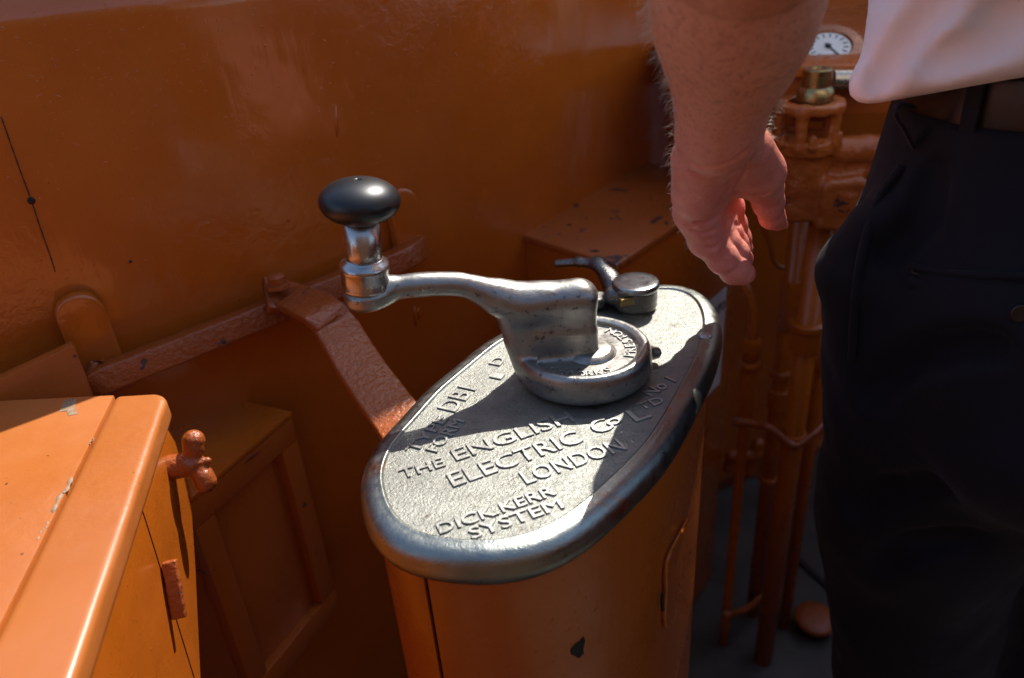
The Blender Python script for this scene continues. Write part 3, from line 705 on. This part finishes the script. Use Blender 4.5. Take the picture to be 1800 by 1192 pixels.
# enamel plate with black capitals
po=Lb-ln*.0055+ln*.0012
pp=[PL(x,y,po,ln) for x,y in ((1277,503),(1277,660))]
w0=pp[0]-fd*.115
plate=obj('enamel_sign',prism([w0,pp[0],A(pp[0][0],pp[0][1],pp[1][2]),A(w0[0],w0[1],pp[1][2])],ln*.0012,.0003,1),ENAMEL,ledge,smooth=False)
tb=PL(1274,541,po+ln*.0014,ln); lt=lay_text('AUTO',tb-fd*.052,tb-fd*.0005,.0165,.0006,nrm=ln,extrude=.02,bev=0,offset=.012)
obj('sign_lettering',lt,INK,plate,smooth=False)
# ------------------------------------------------------------------ upper shelf casing on the front bulkhead
hs=.143
s0=Z(1138,62,hs); s1_=Z(1203,121,hs); s2=Z(1520,112,hs)
s2=s1_+(s2-s1_)*1.5; sh=empty('shelf_casing',((s1_+s2)/2*A(1,1,0)+A(0,0,LID)),'orange painted shelf projecting from the front wall above the brake pipes','shelf')
ex=(s0-s1_)*.12
obj('shelf_plate',prism([s0+ex,s1_,s2,s2+A(.25,.62,0)],A(0,0,-.016),.004,3),PAINT,sh,angle=40)
obj('shelf_apron',prism([s0+ex*.5+A(.008,0,-.0165),s1_+A(.008,.012,-.0165),s2+A(0,.012,-.0165),s2+A(.25,.6,-.0165)],A(0,0,-.05),.003,2),PAINTB,sh,angle=40)
# ------------------------------------------------------------------ brake valve on its pipe, gauge, pipes
b1=Zf(1341,1160,0); bx,by=b1[0],b1[1]
zz=lambda py:VZ(bx,by,py)
bv=empty('brake_valve',(bx,by,zz(400)),'orange painted cast brake valve topped by a brass fitting, behind the hand','brake valve')
z0,z1=zz(385),zz(180)
f=Field((bx-.10,by-.09,z0-.03),(bx+.26,by+.09,z1+.02),.0017)
f.disc((bx-.034,by,0),.032,zz(375),zz(232),.006,k=.008)
f.disc((bx-.034,by,0),.0385,zz(262),zz(238),.003,k=.004)
f.disc((bx-.034,by,0),.042,zz(190),zz(172),.004,k=.004)
for a in (20,100,170,235,310): 
    p=A(bx-.034+.034*math.cos(R_(a)),by+.034*math.sin(R_(a)),0); f.cone(p+A(0,0,zz(245)),p+A(0,0,zz(182)),.0075,.0075,k=.006)
f.disc((bx-.034,by,0),.026,zz(205),zz(160),.002,k=.002,op='cut')
f.cone((bx+.005,by-.01,zz(262)),(bx+.24,by+.005,zz(285)),.019,.020,k=.01)
f.cone((bx+.005,by-.012,zz(295)),(bx+.24,by+.003,zz(318)),.012,.013,k=.008)
f.rbox((bx+.008,by-.012,zz(345)),(1,0,0),(0,1,0),(0,0,1),.030,.030,.035,.010,k=.008)
f.disc((bx+.012,by-.022,0),.022,zz(388),zz(322),.006,k=.004)
for a in (15,75,140,200,260,320): f.cone(A(bx-.034+.038*math.cos(R_(a)),by+.038*math.sin(R_(a)),zz(236)-.004),A(bx-.034+.038*math.cos(R_(a)),by+.038*math.sin(R_(a)),zz(236)+.006),.006,.005,k=.002)
obj('valve_body',wobble(f.mesh(),.0015,60),PAINTC,bv); f=None
obj('valve_spindle',lathe((bx-.030,by,zz(188)),(0,0,1),[(0,.020),(.004,.0225),(zz(150)-zz(188)-.004,.0225),(zz(150)-zz(188),.0195),(zz(148)-zz(188),.0178),(zz(116)-zz(188)-.002,.0178),(zz(116)-zz(188),.016),(zz(116)-zz(188),.009),(zz(116)-zz(188)-.004,.008),(zz(116)-zz(188)-.004,.0005)],40),BRASS,bv,angle=40)
g0=Y(1462,140,by+.03);g1=Y(1560,140,by+.03)
hp=obj('side_union',tube([g0,g0*.6+g1*.4,g0*.58+g1*.42,g1],[.0125,.0125,.017,.017],24),SILV,bv,angle=40)
# gauge, tilted towards the operator
gc=Y(1455,86,1.10); gax=A(-.12,-.45,.85); gax/=np.linalg.norm(gax)
ga=empty('pressure_gauge',gc,'round white-faced pressure gauge in a copper bezel behind the brake valve','gauge')
gr=.037
obj('gauge_case',lathe(gc-gax*.03,gax,[(0,gr*.9),(.004,gr*1.0),(.022,gr*1.0),(.030,gr*1.25),(.033,gr*1.28),(.0355,gr*1.22),(.0365,gr*.86),(.033,gr*.80),(.033,.001)],56),metal('copper_bezel',(.38,.19,.12),.3,grain=.3,metallic=.8,dirtamt=.02),ga,angle=40)
gd=obj('dial',lathe(gc+gax*.0032,gax,[(0,gr*.79),(.0006,gr*.79),(.0006,.0005)],56),DIAL,ga,smooth=False)
gu=np.cross(gax,(1,0,0)); gu/=np.linalg.norm(gu); gv=np.cross(gax,gu)
tk=[]
for i in range(13):
    a=R_(-130+i*21.6); d_=gu*math.cos(a)+gv*math.sin(a); s_=np.cross(gax,d_); c_=gc+gax*.0042+d_*gr*.62
    tk.append(box(c_,d_*gr*.09,s_*.0007,gax*.0003))
obj('scale_marks',join(*tk),INK,gd,smooth=False)
d_=gu*math.cos(R_(200))+gv*math.sin(R_(200)); s_=np.cross(gax,d_)
obj('needle',join(box(gc+gax*.0052+d_*gr*.22,d_*gr*.4,s_*.0010,gax*.0003),lathe(gc+gax*.004,gax,[(0,.004),(.0022,.004),(.003,.002)],16)),INK,gd,smooth=False)
obj('gauge_foot',lathe(gc-gax*.085,gax,[(0,.05),(.006,.052),(.014,.05),(.02,.022),(.06,.020)],40),PAINT,ga,angle=40)
# pipes
def pipe(name,pts,r,label,cat,fits=(),m=PAINT,seg=20,base=None):
    e_=empty(name,base if base is not None else pts[0],label,cat,'brake pipes rising from the floor')
    obj('pipe',tube(catmull(pts,6) if len(pts)>2 else pts,r,seg),m,e_)
    for jf,(p,ax,prf,nm) in enumerate(fits): obj(nm,lathe(p,ax,prf,28 if jf%2 else 6),m,e_,angle=40)
    return e_
UP=A(0,0,1)
def up(x,y,z): return A(x,y,z)
def fit(x,y,z,r,hh): return (up(x,y,z-hh/2),UP,[(0,r*.9),(.002,r),(hh-.002,r),(hh,r*.9)],'coupling')
zq=lambda x,y,py:VZ(x,y,py)
pipe('brake_pipe',[up(bx,by,0),up(bx,by,z0+.02)],.0165,'thickest upright orange pipe, carrying the brake valve','pipe',[fit(bx,by,zq(bx,by,590),.0235,.05),fit(bx,by,zq(bx,by,570),.026,.012),fit(bx,by,zq(bx,by,765),.022,.014)])
q=Zf(1323,1077,0); pipe('brake_pipe',[up(q[0],q[1],0),up(q[0],q[1],LID+.04)],.0135,'middle upright pipe of the three, between thick pipe and thin curved pipe','pipe',[fit(q[0],q[1],zq(q[0],q[1],655),.021,.014),fit(q[0],q[1],zq(q[0],q[1],700),.018,.04),fit(q[0],q[1],zq(q[0],q[1],535),.0175,.09),fit(q[0],q[1],zq(q[0],q[1],840),.018,.012)])
q3_=Zf(1272,1131,0); x3,y3=q3_[0],q3_[1]; zc=zq(x3,y3,600)
pipe('brake_pipe',[up(x3,y3,0),up(x3,y3,zc-.12),up(x3,y3,zc+.015),up(x3-.002,y3+.003,zc+.05),up(x3-.014,y3+.012,zc+.085),up(x3-.035,y3+.03,zc+.105)],.0085,'thinnest upright pipe, bending over to the left at its top beside the casing','pipe',[fit(x3,y3,zq(x3,y3,612),.0145,.035),fit(x3,y3,zq(x3,y3,640),.0165,.012),fit(x3,y3,zq(x3,y3,690),.013,.09)])
q=Zf(1377,1100,0); pipe('brake_pipe',[up(q[0],q[1],0),up(q[0],q[1],LID-.02)],.011,'slim upright pipe close behind the thickest one','pipe',[fit(q[0],q[1],zq(q[0],q[1],640),.016,.03)])
# a small curved tube behind the hand
zp=[Y(1330,370,1.12),Y(1352,425,1.12),Y(1362,462,1.12),Y(1385,473,1.12),Y(1425,474,1.12)]
o=obj('copper_tube',tube(catmull(zp,8),.0042,12),PAINTB); tag(o,'thin bent tube just below the thumb, behind the hand','tube')
# clamps tying the pipes
def clamp(pts,r,label):
    o=obj('pipe_clamp',wobble(tube(catmull(pts,8),r,10,flat=1.3),.003,60),PAINTR); tag(o,label,'clamp','clamps tying the brake pipes'); return o
m3=up(x3,y3-.014,zq(x3,y3,735)); m1=up(bx-.006,by-.022,zq(bx,by,768))
clamp([m3+A(-.02,.01,0),m3,(m3+m1)/2+A(0,-.004,.012),m1,m1+A(.03,.01,.008),m1+A(.09,.05,.03)],.0055,'twisted painted clamp bar crossing all the pipes at mid height')
m3=up(x3+.002,y3-.012,zq(x3,y3,1072)); mm=Zf(1323,1077,0); m2=up(mm[0],mm[1]-.018,zq(mm[0],mm[1],1042))
clamp([m3+A(-.01,0,0),m3,(m3+m2)/2+A(0,-.003,-.004),m2,m2+A(.02,.01,.006)],.006,'small painted clamp on the two left pipes near the floor')
# cock valve with pale handle behind the pipes
vc=Y(1330,805,1.20)
f=Field(vc-A(.08,.05,.06),vc+A(.09,.05,.06),.0022)
f.cone(vc-A(.05,0,-.01),vc+A(.05,0,.01),.014,.015,k=.006); f.cone(vc-A(.01,0,.03),vc+A(.0,0,.035),.016,.012,k=.006); f.cone(vc+A(.03,0,.03),vc+A(.045,0,-.035),.008,.010,k=.005); f.cone(vc-A(.05,0,-.01),vc-A(.055,0,.02),.009,.012,k=.004)
o=obj('stop_cock',f.mesh(),PAINTB); f=None; tag(o,'small brown stop cock behind the pipes at mid height','valve')
# pipe running across to the right behind
o=obj('cross_pipe',tube([Y(1395,805,1.12),Y(1460,770,1.12),Y(1560,735,1.12)],.011,14),PAINTB); tag(o,'short pipe running right from the thick pipe behind the trousers','pipe')
bt=Zf(1430,1105,.0)
fb_=empty('floor_gong',(bt[0],bt[1],0),'round rusty foot button standing on the dark floor','foot button')
obj('button',wobble(lathe((bt[0],bt[1],.022),(0,0,1),[(0,.036),(.002,.040),(.008,.041),(.012,.038),(.014,.020),(.0145,.001)],40),.001,40),PAINTR,fb_)
obj('stem',lathe((bt[0],bt[1],.001),(0,0,1),[(0,.034),(.003,.034),(.004,.014),(.0235,.014)],28),DARKM,fb_,angle=40)
# floor plate edges
for (xa,ya,xb,yb,wd,lb) in ((1405,985,1500,1075,.012,'narrow dark strip let into the floor beside the foot button'),):
    a_=Zf(xa,ya,.004);b_=Zf(xb,yb,.004); d_=(b_-a_)/np.linalg.norm(b_-a_); s_=np.cross((0,0,1),d_)
    o=obj('floor_strip',box((a_+b_)/2,d_*np.linalg.norm(b_-a_)*.8,s_*wd/2,A(0,0,.0035),.001),BLACK,smooth=False); tag(o,lb,'floor strip')
#PERSON#
# ------------------------------------------------------------------ person
man=empty('person',(.47,.62,0),'man seen from behind in white shirt and black trousers, left hand hanging by the controller','person')
# fine field: bare left forearm and hand
def YH(x,y,d): return Y(x,y,d+.012+float(np.interp(y,[-1000,-40,100,240,400,500],[-.075,-.065,-.075,-.066,.002,.026])))
def RP(P,px): return px*float(-(RM.T@(P-CAM))[2])/1350
f=Field((.050,.33,.955),(.275,.70,1.42),.00125)
S=(1,1,1)
AP=[(Y(1318,-150,.42),150),(Y(1296,-40,.452),150),(Y(1293,0,.460),143),(Y(1289,55,.470),129),(Y(1283,109,.480),103),(Y(1271,168,.492),80),(Y(1266,215,.502),70),(Y(1262,245,.510),64)]
f.chain([a for a,_ in AP],[RP(a,b_)*.97 for a,b_ in AP],k=.012)
wr=AP[-1][0]
RS=1.0
f.cone(YH(1238,235,.578),YH(1232,270,.578),0.0153,0.0149,k=.02); f.cone(YH(1292,215,.575),YH(1300,250,.58),0.0162,0.0162,k=.02)
# palm
mc=dict(pinky=YH(1222,372,.578),ring=YH(1228,370,.596),middle=YH(1240,360,.616),index=YH(1262,338,.634))
wp=dict(pinky=YH(1238,280,.574),ring=YH(1250,280,.584),middle=YH(1266,275,.594),index=YH(1285,270,.602))
for kf,rr in (('pinky',.0155),('ring',.0160),('middle',.0160),('index',.0150)):
    f.cone(wp[kf],mc[kf],.0175*RS,rr*RS,k=.012)
f.cone(YH(1222,285,.572),YH(1219,345,.570),0.0149,0.0149,k=.012)          # heel of the hand
# thenar mound and thumb
f.cone(YH(1300,262,.590),YH(1330,300,.602),0.0193,0.0180,k=.012)
f.cone(YH(1318,262,.590),YH(1347,305,.602),0.0149,0.0140,k=.010)
f.cone(YH(1330,300,.602),YH(1345,330,.606),0.0166,0.0142,k=.008)
f.cone(YH(1345,325,.606),YH(1350,355,.606),0.0137,0.0128,k=.004)
f.cone(YH(1350,352,.606),YH(1357,381,.604),0.0122,0.0106,k=.004)
f.cone(YH(1357,381,.604),YH(1366,393,.602),0.0101,0.0063,k=.004)
f.cone(YH(1372,388,.600),YH(1381,398,.600),0.0045,0.0023,k=.004)
# web between thumb and palm
f.cone(YH(1290,318,.606),YH(1318,326,.606),0.0090,0.0086,k=.010)
fingers=[([mc['pinky'],YH(1241,421,.568),YH(1270,454,.562),YH(1291,474,.560),YH(1307,481,.558)],[.0158,.0142,.0124,.0120,.0104]),
 ([mc['ring'],YH(1256,408,.586),YH(1276,431,.580),YH(1291,445,.577),YH(1305,455,.576)],[.0150,.0130,.0124,.0116,.0096]),
 ([mc['middle'],YH(1266,390,.604),YH(1281,412,.600),YH(1292,428,.598),YH(1301,438,.598)],[.0150,.0126,.0116,.0108,.0092]),
 ([mc['index'],YH(1276,366,.632),YH(1284,396,.630),YH(1293,420,.628),YH(1301,437,.626)],[.0148,.0148,.0138,.0130,.0118])]
for pts,rs in fingers:
    f.cone(pts[0],pts[1],rs[0],rs[1],k=.009)
    g=Field((.050,.33,.955),(.275,.70,1.42),.00125)
    for i in range(len(pts)-1):
        g.cone(pts[i],pts[i+1],rs[i],rs[i+1]*.96,k=.0030)
        if 0<i<len(pts)-1: g.cone(pts[i],pts[i],rs[i]*1.05,rs[i]*1.05,k=.003)
    kk=.0010; m_=g.d<.03; a_=f.d[m_]; d_=g.d[m_]; h_=np.maximum(kk-np.abs(a_-d_),0)/kk; f.d[m_]=np.minimum(a_,d_)-h_*h_*kk*.25
    g=None
# folds where the fingers leave the palm and at wrist, carved into the surface
def carve(pix,r,k=.0018):
    P=[f.hit(x,y) for x,y in pix]; P=[p for p in P if p is not None]
    if len(P)<2: return
    P=catmull(P,4)
    for a_,b_ in zip(P[:-1],P[1:]): f.cone(a_-ray(1270,330)*.0004,b_-ray(1270,330)*.0004,r,r,k=k,op='cut')
for pix,r in (([(1208,288),(1235,294),(1268,292),(1296,280),(1315,264)],.0012),([(1216,304),(1240,310),(1262,308)],.0007),
    ([(1224,390),(1240,392),(1255,386),(1268,378)],.0014),([(1214,406),(1235,411),(1256,405)],.0013),([(1325,270),(1312,300),(1298,325),(1292,340)],.0011),
    ([(1243,435),(1255,437),(1264,430)],.0010),([(1322,344),(1340,346),(1356,338)],.0008),([(1210,302),(1228,306)],.0006),
    ([(1205,396),(1222,400)],.0008),([(1275,458),(1284,466)],.0007),([(1292,393),(1301,396)],.0006),([(1284,372),(1293,376)],.0006)):
    carve(pix,r*1.35)
armme=f.mesh(); hairfield=f
# the rest of the body in a coarser field (under the clothes), joined into the same continuous mesh
B=Field((.02,.30,-.01),(.96,1.02,1.98),.0075)
bc=A(.49,.60)
sh=A(.335,.60,1.555)
B.chain([sh,A(.235,.50,1.46),Y(1318,-175,.415)],[.062,.055,.050],k=.03)
B.cone(Y(1318,-175,.415),Y(1318,-120,.430),.045,.044,k=.01)
B.chain([A(.64,.70,1.555),A(.72,.70,1.40),A(.78,.70,1.24),A(.76,.82,1.13),A(.745,.88,1.08)],[.062,.052,.046,.036,.028],k=.03)
for i,(dx,dy,dz) in enumerate(((-.02,.07,-.05),(0,.085,-.055),(.02,.08,-.06),(.035,.065,-.06))): 
    p=A(.745+.6*dx,.90,1.06); B.chain([p,p+A(dx*.5,dy*.6,-.02),p+A(dx*.6,dy*.7,dz)],[.014,.0105,.009],k=.006)
B.chain([A(.745,.89,1.07),A(.705,.92,1.06),A(.690,.95,1.03)],[.02,.013,.010],k=.008)
B.cone(A(.51,.60,1.10),A(*bc,1.30),.135,.155,k=.05,sc=(1,1.25,1)); B.cone(A(*bc,1.30),A(*bc,1.50),.16,.15,k=.05,sc=(1,1.3,1)); B.cone(A(.36,.62,1.54),A(.62,.66,1.54),.06,.06,k=.06)
B.cone(A(.49,.64,1.56),A(.49,.67,1.68),.058,.056,k=.03)
hd=A(.49,.69,1.775); B.cone(hd+A(0,-.02,.03),hd+A(0,.0,.0),.088,.085,k=.03,sc=(1.12,1,1)); B.cone(hd+A(0,.04,-.03),hd+A(0,.055,-.065),.058,.040,k=.03)
B.cone(hd+A(0,.085,.0),hd+A(0,.110,-.025),.010,.015,k=.012); B.cone(hd+A(-.025,.082,-.055),hd+A(.025,.082,-.055),.008,.008,k=.008)
for s in (-1,1):
    B.cone(hd+A(s*.080,-.005,.012),hd+A(s*.084,-.01,-.022),.014,.010,k=.006,sc=(1.6,1,1)); B.cone(hd+A(s*.031,.076,.012),hd+A(s*.031,.076,.012),.012,.012,k=.006)
for s,lx in ((-1,.40),(1,.58)): B.chain([A(lx+.01,.60,.92),A(lx+.035,.60,.50),A(lx+.02,.59,.09)],[.070,.048,.040],k=.02)
body=obj('body',join(armme,B.mesh()),SKIN,man); B=None
# hair on the head
hf=Field(hd-A(.13,.14,.13),hd+A(.13,.12,.14),.004)
hf.cone(hd+A(0,-.025,.035),hd+A(0,-.01,.01),.094,.088,k=.02,sc=(1.1,1,1)); hf.cone(hd+A(0,.10,-.035),hd+A(0,.10,-.1),.105,.105,k=.01,op='cut',sc=(.9,1,1)); hf.cone(hd+A(0,-.05,-.16),hd+A(0,-.02,-.16),.09,.09,k=.01,op='cut')
obj('hair',wobble(hf.mesh(),.004,60),HEADH,man); hf=None
# fair hairs standing out along the outer edge of the forearm
def edge(y,left=True):
    g=hairfield; rng_=np.arange(1120,1330,1.5) if left else np.arange(1460,1290,-1.5)
    for x in rng_:
        p=g.hit(x,y)
        if p is not None: return x,p
    return None
hv=[];hfz=[]
def addhair(p,dirv,L_,curl,r=.00016):
    side=np.cross(dirv,rng.normal(size=3)); side/=np.linalg.norm(side)
    pts=[p-dirv*.001+dirv*L_*t+side*curl*math.sin(t*2.6)*L_+A(0,0,-1)*L_*.35*t*t for t in np.linspace(0,1,6)]
    t0=len(hv)
    for i,q_ in enumerate(pts):
        rr=r*(1-.75*i/5)
        for k in range(3):
            a=k*2.094; hv.append(q_+rr*(math.cos(a)*side+math.sin(a)*np.cross(side,dirv)))
    for i in range(5):
        for k in range(3): hfz.append([t0+i*3+k,t0+i*3+(k+1)%3,t0+(i+1)*3+(k+1)%3,t0+(i+1)*3+k])
cnt=0
for i in range(300):
    y=-10+rng.random()**1.15*440; e_=edge(y) if y<440 else None
    if e_ is None: continue
    x,p=e_; x+=rng.random()*9; p2=hairfield.hit(x,y)
    if p2 is None: continue
    L_=(.0035+.0065*rng.random())*(1 if y<290 else .55)
    d_=A(-1,rng.normal()*.45,rng.normal()*.55-.15); d_/=np.linalg.norm(d_)
    addhair(p2,d_,L_,rng.normal()*.35)
for i in range(70):
    y=172+rng.random()*70; e_=edge(y,False)
    if e_ is None: continue
    d_=A(1,rng.normal()*.5,rng.normal()*.5-.3); d_/=np.linalg.norm(d_)
    addhair(e_[1],d_,.003+.004*rng.random(),rng.normal()*.35)
o=obj('arm_hair',mesh(hv,hfz),HAIR,man); o['kind']='stuff'; hairfield=None
# --- trousers
Tf=Field((.19,.36,-.02),(.80,.86,1.20),.0055)
def ring(x0,x1,yc,hy,z,r=.03): pass
def slab(xl,xr,yc,ry,z0,z1,k=.02):
    rx=(xr-xl)/2; Tf.cone(A((xl+xr)/2,yc,z0),A((xl+xr)/2,yc,z1),rx,rx,k=k,sc=(1,rx/ry,1))
Tf.chain([A(.505,.61,1.155),A(.500,.61,1.07),A(.494,.60,.98),A(.490,.60,.90)],[.158,.174,.190,.186],k=.02,sc=(1,1.28,1))
Tf.cone(A(.400,.60,.93),A(.412,.60,.72),.104,.100,k=.03,sc=(1,.98,1)); Tf.cone(A(.412,.60,.72),A(.445,.60,.45),.100,.080,k=.03); Tf.cone(A(.445,.60,.45),A(.425,.59,.10),.072,.068,k=.03)
Tf.cone(A(.585,.60,.93),A(.585,.60,.72),.110,.096,k=.03); Tf.cone(A(.585,.60,.72),A(.59,.60,.45),.096,.078,k=.02); Tf.cone(A(.59,.60,.45),A(.60,.59,.10),.078,.07,k=.02)
Tf.cone(A(.41,.47,.90),A(.41,.485,.98),.075,.07,k=.06); Tf.cone(A(.57,.47,.90),A(.57,.485,.98),.075,.07,k=.06)
# gaping side pocket: the cloth stands out over the hip
Tf.cone(Y(1500,480,.59),Y(1528,395,.585),.021,.016,k=.035); Tf.cone(Y(1500,480,.59),Y(1502,600,.59),.021,.012,k=.035)
Tf.rbox((.487,.61,1.405),(1,0,0),(0,1,0),(0,0,1),.4,.4,.285,.001,k=.003,op='cut')
def tcut(pix,r,off=.0,k=.004):
    P=[Tf.hit(x,y) for x,y in pix]; P=[p for p in P if p is not None]
    if len(P)<2: return None
    P=catmull(P,5)
    for a_,b_ in zip(P[:-1],P[1:]): Tf.cone(a_,b_,r,r,k=k,op='cut')
    return P
for pix,rr in (([(1520,700),(1580,650),(1660,620),(1740,610)],.006),([(1500,900),(1560,860),(1640,850)],.006),([(1530,1000),(1600,960),(1700,950)],.006),([(1640,300),(1620,380),(1570,440)],.004)):
    P=[Tf.hit(x,y) for x,y in pix]; P=[v for v in P if v is not None]
    if len(P)>1:
        P=catmull(P,6)
        for a_,b_ in zip(P[:-1],P[1:]): Tf.cone(a_,b_,rr,rr,k=.018,op='cut')
wpts=[Tf.hit(x,y) for x,y in ((1600,479),(1640,489),(1700,495),(1760,498),(1830,500))]
spts=[Tf.hit(x,y) for x,y in ((1585,290),(1545,345),(1520,420),(1505,500),(1500,560),(1497,628))]
bpt=Tf.hit(1790,547)
tme=Tf.mesh()
tr=obj('trousers',wobble(wobble(tme,.006,9),.0025,26),TROUS,man)
def ok(P): return [p for p in P if p is not None]
vd=A(0,-.75,.35)
if len(ok(wpts))>2:
    P=catmull(ok(wpts),6)
    obj('pocket_welt',tube([p+A(-.001,-.004,-.006) for p in P],.0038,8,flat=1.5),TROUS,tr); obj('pocket_welt',tube([p+A(-.001,-.003,.007) for p in P],.0030,8),TROUS,tr)
    obj('pocket_opening',tube([p+A(0,-.0015,.001) for p in P],.0022,8),BLACK,tr)
if len(ok(spts))>2:
    P=catmull(ok(spts),6); obj('side_pocket_edge',tube([p+A(-.001,-.0025,0) for p in P],.0034,8),TROUS,tr)
if bpt is not None:
    nb_=A(-.25,-.9,.1); nb_/=np.linalg.norm(nb_); bp=bpt+nb_*.0035
    obj('pocket_button',lathe(bp,nb_,[(0,.0062),(.0014,.0066),(.0024,.0058),(.0018,.0042),(.0018,.0005)],24),plain('dark_horn_button',(.02,.012,.01),.35),tr)
# --- belt round the waist (tilted), with loops
def bring(a,grow,z):  # ellipse of the waist
    rx,ry=.163+grow,.134+grow; x=.503+rx*math.cos(a); y=.61+ry*math.sin(a)
    return A(x,y,z+(.012*(-(y-.61)/.14))+(x-.487)*.03)
zb_=1.135; vs=[];fs=[];N=96; pr=[(0,-.018),(.0035,-.0175),(.0042,-.015),(.0042,.015),(.0035,.0175),(0,.018),(-.002,.018),(-.002,-.018)]
for i in range(N):
    a=2*math.pi*i/N
    for g_,dz in pr: vs.append(bring(a,g_+.001,zb_+dz))
for i in range(N):
    for k in range(8): fs.append([i*8+k,((i+1)%N)*8+k,((i+1)%N)*8+(k+1)%8,i*8+(k+1)%8])
b=bmesh.new(); b.from_mesh(mesh(vs,fs)); bmesh.ops.recalc_face_normals(b,faces=b.faces)
belt=obj('belt',b,BELT,man,angle=50)
for a in (R_(203),R_(262),R_(320),R_(30),R_(90)):
    pts=[bring(a,g_,zb_+dz) for g_,dz in ((-.001,-.034),(.006,-.028),(.0085,-.02),(.0095,0),(.0085,.02),(.006,.026),(-.001,.03))]
    t_=A(-math.sin(a),math.cos(a),0); obj('belt_loop',flatbar(catmull(pts,4),t_,.0065,.0016,crn=.001),TROUS,belt)
# loose loop of cord by the hip
q0=Y(1603,186,.585);pts=[q0,Y(1582,182,.58),Y(1573,200,.578),Y(1588,226,.58),Y(1604,256,.585)]
obj('hanging_strap',flatbar(catmull(pts,6),A(.2,1,0),.0045,.0014,crn=.001),TROUS,belt)
# --- shirt: body with a blousing hem, short sleeves, collar
Sf=Field((.02,.30,1.06),(.96,1.00,1.66),.0055)
Sf.chain([A(.492,.61,1.185),A(.497,.61,1.25),A(.500,.61,1.36),A(.49,.61,1.46)],[.196,.204,.203,.190],k=.02,sc=(1,1.22,1))
Sf.chain([A(.36,.62,1.545),A(.62,.655,1.545)],[.073,.073],k=.07)
Sf.chain([Y(1530,160,.60)+A(.012,0,0),Y(1560,120,.60)+A(.02,0,0)],[.030,.045],k=.03)      # puff of cloth over the hip
Sf.chain([A(.36,.45,1.185),A(.46,.440,1.20),A(.60,.44,1.20)],[.030,.033,.033],k=.03)
Sf.chain([sh+A(.02,0,0),A(.262,.53,1.475)],[.088,.078],k=.03)
Sf.chain([A(.64,.70,1.545),A(.715,.70,1.41)],[.082,.074],k=.03)
# flat hem cut on a slant following the belt
nz=A(-.10,.30,1.0); nz/=np.linalg.norm(nz)
pc=Z(1700,168,0); pc=A(.42,.50,1.145)
u_=np.cross(nz,A(0,1,0)); u_/=np.linalg.norm(u_); v_=np.cross(nz,u_)
Sf.rbox(A(.49,.61,1.148)-nz*.40,u_,v_,nz,.6,.6,.40,.001,k=.022,op='cut')
Sf.cone((.49,.66,1.60),(.49,.66,1.75),.066,.06,k=.01,op='cut')
for pix,rr in (([(1668,-10),(1610,50),(1560,105),(1530,150)],.004),([(1780,60),(1700,90),(1630,120)],.003),([(1800,20),(1740,40)],.003)):
    P=[Sf.hit(x,y) for x,y in pix]; P=[v for v in P if v is not None]
    if len(P)>1:
        P=catmull(P,6)
        for a_,b_ in zip(P[:-1],P[1:]): Sf.cone(a_,b_,rr,rr,k=.016,op='cut')
hemP=[Sf.hit(x,y) for x,y in ((1535,172),(1580,163),(1640,152),(1700,141),(1760,128),(1830,112))]
sme=Sf.mesh()
def folds(me,amp):
    from mathutils import noise as mn
    for v in me.vertices:
        p=v.co; s_=mn.noise(Vector((p.x*9,p.y*9,p.z*3.2)))+.5*mn.noise(Vector((p.x*22+3,p.y*22,p.z*8))); c_=Vector((.49-p.x,.61-p.y,0))
        if c_.length>1e-4: v.co+=c_.normalized()*s_*amp
    return me
shirt=obj('shirt',folds(sme,.007),SHIRT,man)
# --- shoes
for lx in (.425,.60):
    g=Field((lx-.08,.44,-.01),(lx+.08,.86,.14),.004); g.cone((lx,.56,.045),(lx+.01,.72,.032),.042,.040,k=.02); g.cone((lx,.56,.06),(lx,.58,.09),.045,.045,k=.02)
    g.rbox((lx,.64,-.06),(1,0,0),(0,1,0),(0,0,1),.2,.3,.062,.001,k=.002,op='cut')
    obj('shoe',g.mesh(),plain('black_shoe',(.01,.01,.01),.3),man)
